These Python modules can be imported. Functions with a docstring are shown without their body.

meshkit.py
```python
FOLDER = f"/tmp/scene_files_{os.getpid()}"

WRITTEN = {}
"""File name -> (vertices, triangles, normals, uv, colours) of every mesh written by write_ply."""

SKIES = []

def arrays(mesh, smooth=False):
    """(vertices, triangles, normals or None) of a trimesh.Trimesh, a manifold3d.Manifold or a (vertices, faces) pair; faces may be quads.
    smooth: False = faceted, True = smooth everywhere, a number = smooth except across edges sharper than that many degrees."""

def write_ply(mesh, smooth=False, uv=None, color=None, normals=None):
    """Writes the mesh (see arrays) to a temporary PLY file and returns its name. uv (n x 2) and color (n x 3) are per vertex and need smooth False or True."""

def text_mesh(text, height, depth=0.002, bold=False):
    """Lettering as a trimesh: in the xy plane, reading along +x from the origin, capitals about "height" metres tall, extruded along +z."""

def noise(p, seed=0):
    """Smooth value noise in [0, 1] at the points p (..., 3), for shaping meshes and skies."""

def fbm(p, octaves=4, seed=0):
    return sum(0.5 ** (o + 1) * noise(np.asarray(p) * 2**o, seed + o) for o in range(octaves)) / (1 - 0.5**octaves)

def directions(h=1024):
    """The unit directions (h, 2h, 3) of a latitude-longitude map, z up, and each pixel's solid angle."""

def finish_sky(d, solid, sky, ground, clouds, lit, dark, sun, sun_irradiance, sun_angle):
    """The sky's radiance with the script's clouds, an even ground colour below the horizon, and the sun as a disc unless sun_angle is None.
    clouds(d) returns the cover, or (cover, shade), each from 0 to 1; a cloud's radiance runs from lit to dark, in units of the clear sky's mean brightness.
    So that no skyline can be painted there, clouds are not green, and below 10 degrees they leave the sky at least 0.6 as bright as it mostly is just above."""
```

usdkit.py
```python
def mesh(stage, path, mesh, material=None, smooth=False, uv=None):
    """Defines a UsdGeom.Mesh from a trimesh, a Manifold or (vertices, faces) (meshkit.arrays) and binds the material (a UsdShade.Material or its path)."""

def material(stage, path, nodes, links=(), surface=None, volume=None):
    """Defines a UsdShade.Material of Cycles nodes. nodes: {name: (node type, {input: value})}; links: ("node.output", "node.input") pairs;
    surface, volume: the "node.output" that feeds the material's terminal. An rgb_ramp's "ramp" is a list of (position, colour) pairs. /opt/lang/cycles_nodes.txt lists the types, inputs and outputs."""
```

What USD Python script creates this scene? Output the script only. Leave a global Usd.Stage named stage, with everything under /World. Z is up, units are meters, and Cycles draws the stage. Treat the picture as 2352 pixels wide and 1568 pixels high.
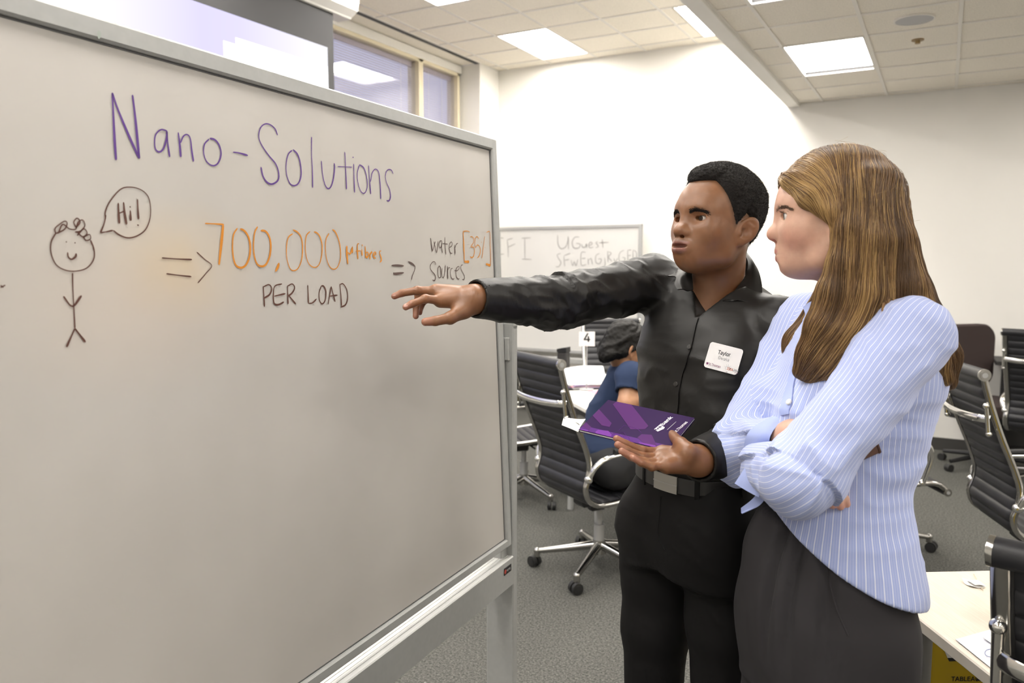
import math, random
import numpy as np, trimesh, usdkit, meshkit
import shapely.geometry as sg
from pxr import Usd, UsdGeom, UsdLux, UsdShade, Gf, Sdf, Vt

stage = Usd.Stage.CreateInMemory()
UsdGeom.SetStageUpAxis(stage, 'Z')
UsdGeom.SetStageMetersPerUnit(stage, 1.0)
UsdGeom.Xform.Define(stage, '/World')
UsdGeom.Scope.Define(stage, '/World/Looks')
random.seed(7)
RNG = np.random.default_rng(7)

# ------------------------------------------------------------------ camera, sky, exposure
FPX, YAW, PITCH, EYE = 1790.0, math.radians(28.95), math.radians(5.72), 1.53
FW = np.array([-math.sin(YAW) * math.cos(PITCH), math.cos(YAW) * math.cos(PITCH), -math.sin(PITCH)])
RT = np.array([math.cos(YAW), math.sin(YAW), 0.0])
DN = np.cross(FW, RT)
CAM = np.array([0.0, 0.0, EYE])
EXPOSURE = 0.12
cam = UsdGeom.Camera.Define(stage, '/World/camera')
cam.CreateHorizontalApertureAttr(36.0)
cam.CreateVerticalApertureAttr(24.0)
cam.CreateFocalLengthAttr(36.0 * FPX / 2352)
cam.CreateFStopAttr(4.5)
cam.CreateFocusDistanceAttr(1.75)
cam.CreateExposureAttr(EXPOSURE)
cam.CreateClippingRangeAttr(Gf.Vec2f(0.05, 100))
cam.AddTransformOp().Set(Gf.Matrix4d(*RT, 0, *(-DN), 0, *(-FW), 0, *CAM, 1))

sky = UsdLux.DomeLight.Define(stage, '/World/sky')          # dusk outside the window
sky.CreateIntensityAttr(1.0)
sky.CreateColorAttr(Gf.Vec3f(0.20, 0.20, 0.25))
LAMP_LEFT, LAMP_RIGHT = 27.0, 16.5                                # radiance of the troffers in the high and the low ceiling
LAMP_COLOR = (1.0, 0.955, 0.89)

H_ = np.array([FW[0], FW[1], 0]); H_ /= np.linalg.norm(H_)    # horizontal view direction

# ------------------------------------------------------------------ measuring helpers: photo pixel -> point of the room
def ray(x, y): return RT * ((x - 1176) / FPX) + DN * ((y - 784) / FPX) + FW
def at_d(x, y, d): return CAM + ray(x, y) * d
def at_z(x, y, z): r = ray(x, y); return CAM + r * ((z - EYE) / r[2])
def at_x(x, y, X): r = ray(x, y); return CAM + r * (X / r[0])
def at_y(x, y, Y): r = ray(x, y); return CAM + r * (Y / r[1])
def at_plane(x, y, p, n): r = ray(x, y); return CAM + r * (np.dot(p - CAM, n) / np.dot(r, n))

# ------------------------------------------------------------------ scene helpers
names = {}
def numbered(parent, name):
    k = names.get((parent, name), 0); names[(parent, name)] = k + 1
    return name if k == 0 else f'{name}_{k:03d}'
def ppath(parent): return '/World' if parent is None else str(parent.GetPath())
def thing(name, label, cat, group=None, loc=(0, 0, 0), yaw=0.0):
    x = UsdGeom.Xform.Define(stage, '/World/' + numbered('/World', name))
    x.AddTranslateOp().Set(Gf.Vec3d(*map(float, loc)))
    if yaw: x.AddRotateZOp().Set(math.degrees(yaw))
    return tag(x.GetPrim(), label, cat, group)
def tag(o, label=None, cat=None, group=None, kind=None):
    for k, v in (('label', label), ('category', cat), ('group', group), ('kind', kind)):
        if v: o.SetCustomDataByKey(k, v)
    return o
def obj(name, mesh, m, parent=None, smooth=False, label=None, kind=None, color=None):
    p = ppath(parent)
    q = usdkit.mesh(stage, p + '/' + numbered(p, name), mesh, m, smooth)
    if color is not None:
        UsdGeom.PrimvarsAPI(q).CreatePrimvar('tint', Sdf.ValueTypeNames.Color3fArray, 'vertex').Set(Vt.Vec3fArray.FromNumpy(np.asarray(color, np.float32)))
    return tag(q.GetPrim(), label, kind=kind)
def struct(name, mesh, m, smooth=False):
    return tag(obj(name, mesh, m, None, smooth), kind='structure')
def copy_of(root, label, loc, yaw, group=None):
    nm = root.GetName()
    x = UsdGeom.Xform.Define(stage, '/World/' + numbered('/World', nm))
    x.GetPrim().GetReferences().AddInternalReference(root.GetPath())
    x.ClearXformOpOrder()
    x.GetPrim().SetInstanceable(True)
    xf = UsdGeom.Xformable(x)
    x.GetPrim().GetAttribute('xformOp:translate').Set(Gf.Vec3d(*map(float, loc)))
    ops = [UsdGeom.XformOp(x.GetPrim().GetAttribute('xformOp:translate'))]
    r = x.GetPrim().GetAttribute('xformOp:rotateZ')
    if not r: r = x.GetPrim().CreateAttribute('xformOp:rotateZ', Sdf.ValueTypeNames.Float)
    r.Set(float(math.degrees(yaw)))
    xf.SetXformOpOrder([ops[0], UsdGeom.XformOp(r)])
    return tag(x.GetPrim(), label, root.GetCustomDataByKey('category'), group or root.GetCustomDataByKey('group'))

cat_ = trimesh.util.concatenate
def box(lo, hi, bevel=0.0):
    lo, hi = np.minimum(lo, hi).astype(float), np.maximum(lo, hi).astype(float)
    e = (hi - lo) / 2; c = (hi + lo) / 2
    if bevel <= 0:
        b = trimesh.creation.box(2 * e); b.apply_translation(c); return b
    b = min(bevel, e.min() * .9)
    pts = [np.array([sx * (e[0] - (b if k != 0 else 0)), sy * (e[1] - (b if k != 1 else 0)), sz * (e[2] - (b if k != 2 else 0))]) for sx in (-1, 1) for sy in (-1, 1) for sz in (-1, 1) for k in range(3)]
    h = trimesh.convex.convex_hull(np.array(pts)); h.apply_translation(c); return h
def frame_xf(o, x, y, z):
    T = np.eye(4); T[:3, 0], T[:3, 1], T[:3, 2], T[:3, 3] = x, y, z, o; return T
def placed(m, T): m = m.copy(); m.apply_transform(T); return m
def cyl(a, b, r, n=20, r2=None):
    a, b = np.asarray(a, float), np.asarray(b, float)
    return tube([a, b], [r, r if r2 is None else r2], n)
def spline(pts, n):
    """Catmull-Rom through the points, n samples."""
    p = np.asarray(pts, float)
    if len(p) < 3:
        return p[0] + np.linspace(0, 1, n)[:, None] * (p[-1] - p[0])
    q = np.vstack([2 * p[0] - p[1], p, 2 * p[-1] - p[-2]])
    s = np.r_[0, np.cumsum(np.linalg.norm(np.diff(p[:, :min(3, p.shape[1])], axis=0), axis=1) + 1e-9)]
    u = np.interp(np.linspace(0, s[-1], n), s, np.arange(len(p)))
    i = np.clip(u.astype(int), 0, len(p) - 2); t = (u - i)[:, None]
    a, b, c, d = q[i], q[i + 1], q[i + 2], q[i + 3]
    return .5 * (2 * b + (c - a) * t + (2 * a - 5 * b + 4 * c - d) * t**2 + (3 * b - a - 3 * c + d) * t**3)
def tube(pts, r, n=12, cap=True, flat=None):
    """Sweep of a circle (or ellipse: flat = factor along the frame's second axis)."""
    p = np.asarray(pts, float); m = len(p); r = np.broadcast_to(np.asarray(r, float), (m,))
    t = np.gradient(p, axis=0) if m > 2 else np.repeat((p[1] - p[0])[None], 2, 0)
    t /= np.linalg.norm(t, axis=1, keepdims=True) + 1e-12
    a = np.zeros_like(t); up = np.array([0, 0, 1.]) if abs(t[0, 2]) < .9 else np.array([1., 0, 0])
    v = np.cross(t[0], up)
    for i in range(m):
        v = v - t[i] * (v @ t[i]); v /= np.linalg.norm(v) + 1e-12; a[i] = v
    b = np.cross(t, a); ang = np.arange(n) * 2 * np.pi / n
    V = (p[:, None] + r[:, None, None] * (np.cos(ang)[None, :, None] * a[:, None] + (flat or 1) * np.sin(ang)[None, :, None] * b[:, None])).reshape(-1, 3)
    i, j = np.meshgrid(np.arange(m - 1), np.arange(n), indexing='ij')
    A, B, C_, D = i * n + j, i * n + (j + 1) % n, (i + 1) * n + (j + 1) % n, (i + 1) * n + j
    F = np.vstack([np.stack([A, B, C_], -1).reshape(-1, 3), np.stack([A, C_, D], -1).reshape(-1, 3)])
    if cap:
        c0, c1 = len(V), len(V) + 1
        V = np.vstack([V, p[:1], p[-1:]])
        k = np.arange(n)
        F = np.vstack([F, np.stack([np.full(n, c0), (k + 1) % n, k], 1), np.stack([np.full(n, c1), (m - 1) * n + k, (m - 1) * n + (k + 1) % n], 1)])
    return trimesh.Trimesh(V, F, process=False)
def sphere(c, r, sub=3, scale=(1, 1, 1)):
    s = trimesh.creation.icosphere(sub, r); s.apply_scale(scale); s.apply_translation(c); return s
def sheet(P, th=0.0, n=(24, 24)):
    """A smooth sheet through the control grid P (rows x columns x 3), th thick (both sides of it)."""
    P = np.asarray(P, float)
    a = np.stack([spline(P[:, j], n[0]) for j in range(P.shape[1])], 1)
    g = np.stack([spline(a[i], n[1]) for i in range(n[0])], 0)
    return slab(g, th)
def slab(g, th, closed_v=False):
    r, c = g.shape[:2]
    du, dv = np.gradient(g, axis=0), np.gradient(g, axis=1)
    nn = np.cross(du, dv); nn /= np.linalg.norm(nn, axis=-1, keepdims=True) + 1e-12
    i, j = np.meshgrid(np.arange(r - 1), np.arange(c - 1), indexing='ij')
    q = np.stack([i * c + j, i * c + j + 1, (i + 1) * c + j + 1, (i + 1) * c + j], -1).reshape(-1, 4)
    F = np.vstack([q[:, [0, 1, 2]], q[:, [0, 2, 3]]])
    if th == 0: return trimesh.Trimesh(g.reshape(-1, 3), F[:, ::-1], process=False)
    top, bot = (g + nn * th / 2).reshape(-1, 3), (g - nn * th / 2).reshape(-1, 3)
    N = r * c
    ring = np.concatenate([np.arange(c), np.arange(1, r) * c + c - 1, (r - 1) * c + np.arange(c - 2, -1, -1), np.arange(r - 2, 0, -1) * c])
    nx = np.roll(ring, -1)
    side = np.vstack([np.stack([ring, nx, nx + N], 1), np.stack([ring, nx + N, ring + N], 1)])
    return trimesh.Trimesh(np.vstack([top, bot]), np.vstack([F, F[:, ::-1] + N, side[:, ::-1]]), process=False)

# ------------------------------------------------------------------ materials
def mat(name, color, rough=.5, metal=0.0, bump=None, noise=None, spec=.5, **kw):
    """principled; noise=(scale, amount, detail): tone variation of the base colour; bump=(scale, strength, distance)."""
    nodes = {'p': ('principled_bsdf', {'base_color': color, 'roughness': rough, 'metallic': metal, 'specular_ior_level': spec, **kw}), 'tc': ('texture_coordinate', {})}
    links = []
    if noise:
        s, amt, det = noise
        lo, hi = tuple(c * (1 - amt) for c in color), tuple(min(1, c * (1 + amt)) for c in color)
        nodes['n'] = ('noise_texture', {'scale': s, 'detail': det, 'roughness': .6})
        nodes['r'] = ('rgb_ramp', {'ramp': [(.3, lo), (.7, hi)]})
        links += [('tc.object', 'n.vector'), ('n.fac', 'r.fac'), ('r.color', 'p.base_color')]
    if bump:
        s, st, dist = bump
        nodes['bn'] = ('noise_texture', {'scale': s, 'detail': 3.0, 'roughness': .6})
        nodes['b'] = ('bump', {'strength': st, 'distance': dist})
        links += [('tc.object', 'bn.vector'), ('bn.fac', 'b.height'), ('b.normal', 'p.normal')]
    return usdkit.material(stage, '/World/Looks/' + name, nodes, links, surface='p.BSDF')
def glow(name, color, strength):
    return usdkit.material(stage, '/World/Looks/' + name, {'e': ('emission', {'color': color, 'strength': strength})}, [], surface='e.emission')

M = {}
M['wall'] = mat('wall_paint', (.82, .80, .755), .75, bump=(180, .06, .002))
M['tile'] = mat('ceiling_tile', (.90, .845, .735), .9, noise=(140, .10, 3), bump=(260, .35, .002))
M['tile2'] = mat('ceiling_tile_warm', (.84, .79, .70), .9, noise=(140, .10, 3), bump=(260, .35, .002))
M['tbar'] = mat('ceiling_grid', (.80, .77, .71), .6)
M['black'] = mat('black_plastic', (.012, .012, .013), .45)
M['white_paint'] = mat('white_paint', (.80, .78, .74), .45)
M['cream_paint'] = mat('cream_window_paint', (.72, .64, .46), .5)
M['alu'] = mat('satin_aluminium', (.40, .405, .395), .5, metal=.15, noise=(60, .03, 2))
M['alu_dark'] = mat('grey_aluminium', (.40, .40, .395), .5, metal=.2)
M['chrome'] = mat('chrome', (.80, .79, .76), .13, metal=1.0)
M['polished'] = mat('polished_aluminium', (.46, .45, .43), .17, metal=1.0)
M['leather'] = mat('black_leather', (.015, .015, .018), .45, bump=(400, .15, .001), noise=(8, .2, 2))
M['rubber'] = mat('black_rubber', (.015, .015, .015), .6)
M['paper'] = mat('white_paper', (.82, .81, .80), .7)
M['table'] = mat('pale_ash_laminate', (.72, .65, .55), .38)
M['lens'] = mat('fixture_white', (.85, .85, .83), .5)
# ------------------------------------------------------------------ the room
YW, XW, ZL, ZR = 7.25, -4.395, 3.52, 2.903          # back wall, window wall, high and low ceiling
XE, YN = 4.6, -3.2                                    # the far right wall and the wall behind the camera
X_COL = -4.165
FLOOR = usdkit.material(stage, '/World/Looks/carpet', {
    'tc': ('texture_coordinate', {}),
    'n1': ('noise_texture', {'scale': 110.0, 'detail': 2.0, 'roughness': .7}), 'n2': ('noise_texture', {'scale': 260.0, 'detail': 1.0}), 'n3': ('noise_texture', {'scale': 1.3, 'detail': 2.0}),
    'm': ('mix_float', {'fac': .35}),
    'r': ('rgb_ramp', {'ramp': [(.30, (.030, .032, .030)), (.45, (.078, .078, .072)), (.60, (.150, .147, .133)), (.75, (.25, .243, .218))]}),
    'r3': ('rgb_ramp', {'ramp': [(.3, (.9, .9, .9)), (.7, (1, 1, 1))]}),
    'mx': ('mix', {'mix_type': 'multiply', 'fac': 1.0}),
    'b': ('bump', {'strength': .5, 'distance': .004}),
    'p': ('principled_bsdf', {'roughness': .95, 'specular_ior_level': .1})},
    [('tc.object', 'n1.vector'), ('tc.object', 'n2.vector'), ('tc.object', 'n3.vector'), ('n1.fac', 'm.a'), ('n2.fac', 'm.b'), ('m.result', 'r.fac'), ('n3.fac', 'r3.fac'), ('r.color', 'mx.color1'), ('r3.color', 'mx.color2'), ('mx.color', 'p.base_color'), ('m.result', 'b.height'), ('b.normal', 'p.normal')], surface='p.BSDF')
struct('floor', box((-4.9, YN - .1, -.1), (XE + .1, YW + .1, 0)), FLOOR)
struct('wall_back', box((-4.6, YW, -.1), (XE + .1, YW + .12, ZL + .1)), M['wall'])
struct('wall_right', box((XE, YN, -.1), (XE + .12, YW, ZL + .1)), M['wall'])
struct('wall_near', box((-4.9, YN - .12, -.1), (XE + .1, YN, ZL + .1)), M['wall'])
struct('trim_1', box((X_COL - .4, 6.868, 0), (X_COL, YW, ZL), .004), M['wall'])                    # the boxed column in the corner
baseb = mat('vinyl_base', (.05, .048, .045), .5)
struct('baseboard_back', box((X_COL, YW - .012, 0), (XE, YW, .1), .003), baseb)
struct('baseboard_left', box((XW, YN, 0), (XW + .012, 6.868, .1), .003), baseb)

# window wall: sill wall, head, and the window band in it
SILL, HEAD = .95, 3.435
struct('wall_left', cat_([box((XW - .15, YN, -.1), (XW, 6.87, SILL)), box((XW - .15, YN, HEAD + .03), (XW, 6.87, ZL + .1)), box((XW - .15, YN, SILL), (XW, -1.6, HEAD + .03))]), M['wall'])
slat_m = mat('blind_slat', (.62, .54, .53), .4)
glass = usdkit.material(stage, '/World/Looks/window_glass', {'t': ('transparent_bsdf', {'color': (.90, .91, .95)}), 'g': ('glossy_bsdf', {'color': (.95, .95, 1), 'roughness': .0}), 'f': ('layer_weight', {'blend': .5}), 'pw': ('math', {'math_type': 'power', 'value2': 3.0}), 'ma': ('math', {'math_type': 'multiply_add', 'value2': .45, 'value3': .05}), 'm': ('mix_closure', {})}, [('f.facing', 'pw.value1'), ('pw.value', 'ma.value1'), ('ma.value', 'm.fac'), ('t.BSDF', 'm.closure1'), ('g.BSDF', 'm.closure2')], surface='m.closure')
mull = [(6.83, .06), (6.165, .055), (4.62, .055), (3.1, .055), (1.55, .055), (0, .055), (-1.58, .05)]
for k in range(len(mull) - 1):
    (yb, wb), (ya, wa) = mull[k], mull[k + 1]
    w = tag(UsdGeom.Xform.Define(stage, f'/World/window_{k + 1}').GetPrim(), ['narrow window with mini blinds beside the corner column', 'wide window with mini blinds right of the projection screen'][k] if k < 2 else None, None, None, 'structure')
    fr = cat_([box((XW - .12, ya, SILL), (XW + .012, ya + .035, HEAD), .003), box((XW - .12, yb - .035, SILL), (XW + .012, yb, HEAD), .003), box((XW - .12, ya, HEAD - .03), (XW + .012, yb, HEAD + .03), .003), box((XW - .12, ya, SILL - .02), (XW + .03, yb, SILL + .035), .003)])
    obj('window_frame', fr, M['cream_paint'], w)
    obj('pane', box((XW - .034, ya + .03, SILL + .03), (XW - .030, yb - .03, HEAD - .03)), glass, w)
    if k < 3:
        sl = []
        for i in range(int((HEAD - .09 - SILL - .05) / .021)):
            z = HEAD - .09 - i * .021
            s = box((-.011, ya + .045, -.0006), (.011, yb - .045, .0006)); s.apply_transform(trimesh.transformations.rotation_matrix(math.radians(38), [0, 1, 0])); s.apply_translation((XW - .075, 0, z)); sl.append(s)
        obj('blind_slat', cat_(sl), slat_m, w, kind='stuff')
        obj('blind_rail', box((XW - .09, ya + .04, HEAD - .075), (XW - .06, yb - .04, HEAD - .032), .003), slat_m, w)
        obj('blind_cord', cat_([cyl((XW - .06, y, SILL + .05), (XW - .06, y, HEAD - .05), .0022, 6) for y in (ya + .22, yb - .22)]), M['white_paint'], w)
# the shade pocket: a black slot between the ceiling and the strip along the windows
struct('trim_2', cat_([box((X_COL - .055, YN, ZL - .004), (X_COL - .005, 6.866, ZL + .002))]), M['black'])
struct('trim_3', box((XW + .004, YN, ZL - .085), (XW + .02, 6.866, ZL - .012), .004), M['wall'])

# ceilings: tiles hung in a grid, each tile a piece
TS = .4945
lamps = []
def ceiling(name, z, x0, x1, gx, gy, y0, y1, lights, tile_m, strip=0):
    c = tag(UsdGeom.Xform.Define(stage, '/World/' + name).GetPrim(), kind='structure')
    obj('plenum', box((x0, YN, z + .16), (x1, YW, z + .2)), M['tbar'], c)
    xs = sorted({x0, x1} | {gx + i * TS for i in range(-30, 30) if x0 + .02 < gx + i * TS < x1 - .02})
    ys = sorted({YN, YW} | {gy + i * TS * .925 for i in range(-30, 30) if YN + .02 < gy + i * TS * .925 < YW - .02})
    bars = [box((x - .011, YN, z - .003), (x + .011, YW, z + .02)) for x in xs] + [box((x0, y - .011, z - .0025), (x1, y + .011, z + .02)) for y in ys]
    cut = lambda xa, xb, ya, yb: any(xa < l[1] - .03 and xb > l[0] + .03 and ya < l[3] - .03 and yb > l[2] + .03 for l in lights)
    bars = [b for b in bars]
    keep = []
    for x in xs:
        segs = [(YN, YW)]
        for l in lights:
            if l[0] + .03 < x < l[1] - .03: segs = [s for a, b in segs for s in ((a, min(b, l[2])), (max(a, l[3]), b)) if s[1] - s[0] > .01]
        keep += [box((x - .011, a, z - .003), (x + .011, b, z + .02)) for a, b in segs]
    for y in ys:
        segs = [(x0, x1)]
        for l in lights:
            if l[2] + .03 < y < l[3] - .03: segs = [s for a, b in segs for s in ((a, min(b, l[0])), (max(a, l[1]), b)) if s[1] - s[0] > .01]
        keep += [box((a, y - .011, z - .0025), (b, y + .011, z + .02)) for a, b in segs]
    obj('ceiling_grid', cat_(keep), M['tbar'], c)
    rest = []
    for xa, xb in zip(xs, xs[1:]):
        for ya, yb in zip(ys, ys[1:]):
            rects = [(xa, xb, ya, yb)]
            for l in lights:
                new = []
                for (a, b, p, q) in rects:
                    if a < l[1] and b > l[0] and p < l[3] and q > l[2]:
                        if p < l[2] - .02: new.append((a, b, p, l[2]))
                        if q > l[3] + .02: new.append((a, b, l[3], q))
                        pp, qq = max(p, l[2]), min(q, l[3])
                        if a < l[0] - .02: new.append((a, l[0], pp, qq))
                        if b > l[1] + .02: new.append((l[1], b, pp, qq))
                    else: new.append((a, b, p, q))
                rects = new
            for (a, b, p, q) in rects:
                t = box((a + .009, p + .009, z + .003), (b - .009, q - .009, z + .018), .003)
                if y0 <= p <= y1: obj('ceiling_tile', t, tile_m, c)
                else: rest.append(t)
    if rest and 1: obj('ceiling_tiling', cat_(rest), tile_m, c, kind='stuff')
def troffer(x0, x1, y0, y1, z, m, label, group):
    t = thing('ceiling_light', label, 'ceiling light', group, ((x0 + x1) / 2, (y0 + y1) / 2, z))
    a, b, h = (x1 - x0) / 2, (y1 - y0) / 2, .10
    rim = cat_([box((-a, -b, -.004), (a, -b + .012, .004)), box((-a, b - .012, -.004), (a, b, .004)), box((-a, -b, -.004), (-a + .012, b, .004)), box((a - .012, -b, -.004), (a, b, .004))])
    obj('frame', rim, M['tbar'], t)
    side = cat_([box((-a, -b, 0), (-a + .004, b, h)), box((a - .004, -b, 0), (a, b, h)), box((-a, -b, 0), (a, -b + .004, h)), box((-a, b - .004, 0), (a, b, h))])
    obj('housing', side, M['black'], t)
    obj('diffuser', box((-a + .014, -b + .014, .026), (a - .014, b - .014, .036)), m, t)
glow_l, glow_r = glow('lamp_glow_high', LAMP_COLOR, LAMP_LEFT), glow('lamp_glow_low', LAMP_COLOR, LAMP_RIGHT)
PY = 1.83
LL = [(x, x + .495, y, y + .93) for x in (-3.555, -1.965) for y in (6.135, 6.135 - PY, 6.135 - 2 * PY, 6.135 - 3 * PY, 6.135 - 4 * PY)]
LR = [(x, x + .485, y, y + .905) for x in (-.98, 1.02, 3.02) for y in (5.32, 5.32 - PY, 5.32 - 2 * PY, 5.32 - 3 * PY, 5.32 - 4 * PY)]
XB0, XB1 = -1.267, -1.167
ceiling('ceiling', ZL, X_COL, XB0, -3.555, 6.135, 3.6, 9, LL, M['tile'])
ceiling('ceiling_001', ZR, XB1, XE, -.98, 5.32, 3.6, 9, LR, M['tile2'])
struct('trim_4', box((XB0, YN, ZR - .024), (XB1, YW, ZL + .1), .003), M['wall'])               # bulkhead between the two ceilings
struct('trim_5', box((XW, YN, ZL), (X_COL - .055, 6.868, ZL + .02)), M['tile'])                    # ceiling strip along the windows
struct('trim_6', box((XW, YN, ZL + .2), (XE, YW, ZL + .25)), M['tile'])
for i, l in enumerate(LL): troffer(*l, ZL, glow_l, ['white ceiling light by the back wall in the high ceiling, near the corner column', 'white ceiling light in the high ceiling, out of sight nearer the camera', ][min(i, 1)] if i != 5 else 'white ceiling light by the back wall half hidden by the bulkhead', None if i in (0, 5) else 'ceiling lights nearer the camera in the high ceiling')
for i, l in enumerate(LR): troffer(*l, ZR, glow_r, 'square-looking white ceiling light in the low right ceiling' if i == 0 else 'white ceiling light in the low ceiling, out of view', None if i == 0 else 'ceiling lights out of view in the low ceiling')
sp = at_z(2100, 45, ZR)
s = thing('ceiling_speaker', 'round pale grey speaker grille flush in the low ceiling', 'speaker', None, (sp[0], sp[1], ZR))
obj('grille', trimesh.creation.cylinder(.098, .006, sections=48), mat('speaker_grille', (.46, .46, .47), .6, bump=(900, .5, .001)), s)
obj('rim', trimesh.creation.annulus(.098, .107, .010, sections=48), M['tbar'], s)
sp = at_z(2108, 92, ZR)
s = thing('sprinkler', 'small brass sprinkler cap in the low ceiling', 'sprinkler', None, (sp[0], sp[1], ZR))
obj('cap', trimesh.creation.cylinder(.035, .008, sections=32), mat('aged_brass', (.30, .22, .12), .5, metal=.4), s)
obj('deflector', placed(trimesh.creation.cylinder(.015, .02, sections=20), frame_xf((0, 0, -.012), (1, 0, 0), (0, 1, 0), (0, 0, 1))), mat('brass', (.35, .25, .12), .4, metal=.7), s)

# projection screen, lowered in front of the windows
XS = -3.86
y_edge, y_pic = at_x(766, 110, XS)[1], at_x(752, 109, XS)[1]
z_case, z_pic = at_x(766, 31, XS)[2], at_x(752, 109, XS)[2]
scr = thing('projection_screen', 'lit projection screen with black border in front of the windows', 'projection screen', None, (0, 0, 0))
Y0 = y_edge - 3.2
obj('screen_cloth', box((XS - .003, Y0, 1.15), (XS, y_edge, z_case + .06)), mat('screen_black', (.045, .045, .047), .8), scr)
pz0, pzw, pyw, pw = at_x(752, 153, XS), at_x(513, 93, XS), at_x(540, 92, XS), None
def screen_mat():
    return usdkit.material(stage, '/World/Looks/projected_picture', {
        'g': ('geometry', {}), 's': ('separate_xyz', {}),
        'my': ('map_range', {'from_min': float(Y0), 'from_max': float(y_pic), 'to_min': 0.0, 'to_max': 1.0}),
        'r': ('rgb_ramp', {'ramp': [(0, (.95, .95, 1)), (.42, (.93, .92, 1)), (.66, (.70, .66, .95)), (.75, (.72, .68, .96)), (1, (.93, .92, .97))]}),
        'e': ('emission', {'strength': 1.08})},
        [('g.position', 's.vector'), ('s.y', 'my.value'), ('my.result', 'r.fac'), ('r.color', 'e.color')], surface='e.emission')
obj('projected_picture', box((XS, Y0 + .08, 1.25), (XS + .001, y_pic, z_pic)), screen_mat(), scr)
yw0, yw1 = at_x(513, 110, XS)[1], at_x(541, 105, XS)[1]
zw0, zw1 = at_x(752, 153, XS)[2], at_x(513, 93, XS)[2]
obj('projected_window', box((XS + .0012, yw1, 1.3), (XS + .002, y_pic - .002, zw0)), glow('picture_white', (1, 1, 1.0), 1.5), scr)
obj('projected_tab', box((XS + .0012, yw0, zw1 - .13), (XS + .002, yw1 + .02, at_x(513, 93, XS)[2])), glow('picture_white_tab', (1, 1, 1.0), 1.45), scr)
cz, cy1 = ZL - .10, at_x(812, 12, XS + .05)[1]
prof = sg.Polygon([(XS - .10, z_case + .0), (XS - .10, ZL - .012), (XS + .075, ZL - .012), (XS + .10, ZL - .04), (XS + .105, cz - .0), (XS + .085, z_case + .045), (XS + .03, z_case + .01), (XS + .02, z_case)])
e = trimesh.creation.extrude_polygon(prof.buffer(.008).buffer(-.004), cy1 - Y0 + .1)
e.apply_transform(frame_xf((0, cy1, 0), (1, 0, 0), (0, 0, 1), (0, -1, 0)))
obj('casing', e, M['white_paint'], scr, smooth=40)
obj('end_cap', placed(trimesh.creation.cylinder(.012, .006, sections=20), frame_xf((XS + .06, cy1 + .003, ZL - .06), (1, 0, 0), (0, 0, 1), (0, -1, 0))), M['alu_dark'], scr)
# ------------------------------------------------------------------ the mobile whiteboard in front
BD = np.array([ray(2068, 605)[0], ray(2068, 605)[1], 0]); BD /= np.linalg.norm(BD)      # along the board, away from the camera
BN = np.array([BD[1], -BD[0], 0])                                                          # out of its face
TILT = math.radians(2.386)
BU = np.array([0, 0, 1]) * math.cos(TILT) - BN * math.sin(TILT)                            # up its face
BNt = np.cross(BU, -BD) if np.dot(np.cross(BU, -BD), BN) > 0 else -np.cross(BU, -BD)
BP = at_d(1138, 320, 2.33)                                                                 # top right outer corner of its frame
BH, BL, FRW = 1.2425, 1.83, .034
def on_board(x, y, lift=0.0): return at_plane(x, y, BP - BNt * .006, BNt) + BNt * lift
TB = frame_xf(BP, BD, BU, BNt)                # board coordinates: x along (ends at 0), y up (0 = top), z out of the face
wb = thing('mobile_whiteboard', 'large mobile whiteboard in grey frame covered with purple, orange and brown handwriting', 'whiteboard')
ctr = on_board(430, 600); ctr2 = on_board(240, 300); ctr3 = on_board(330, 690)
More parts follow.
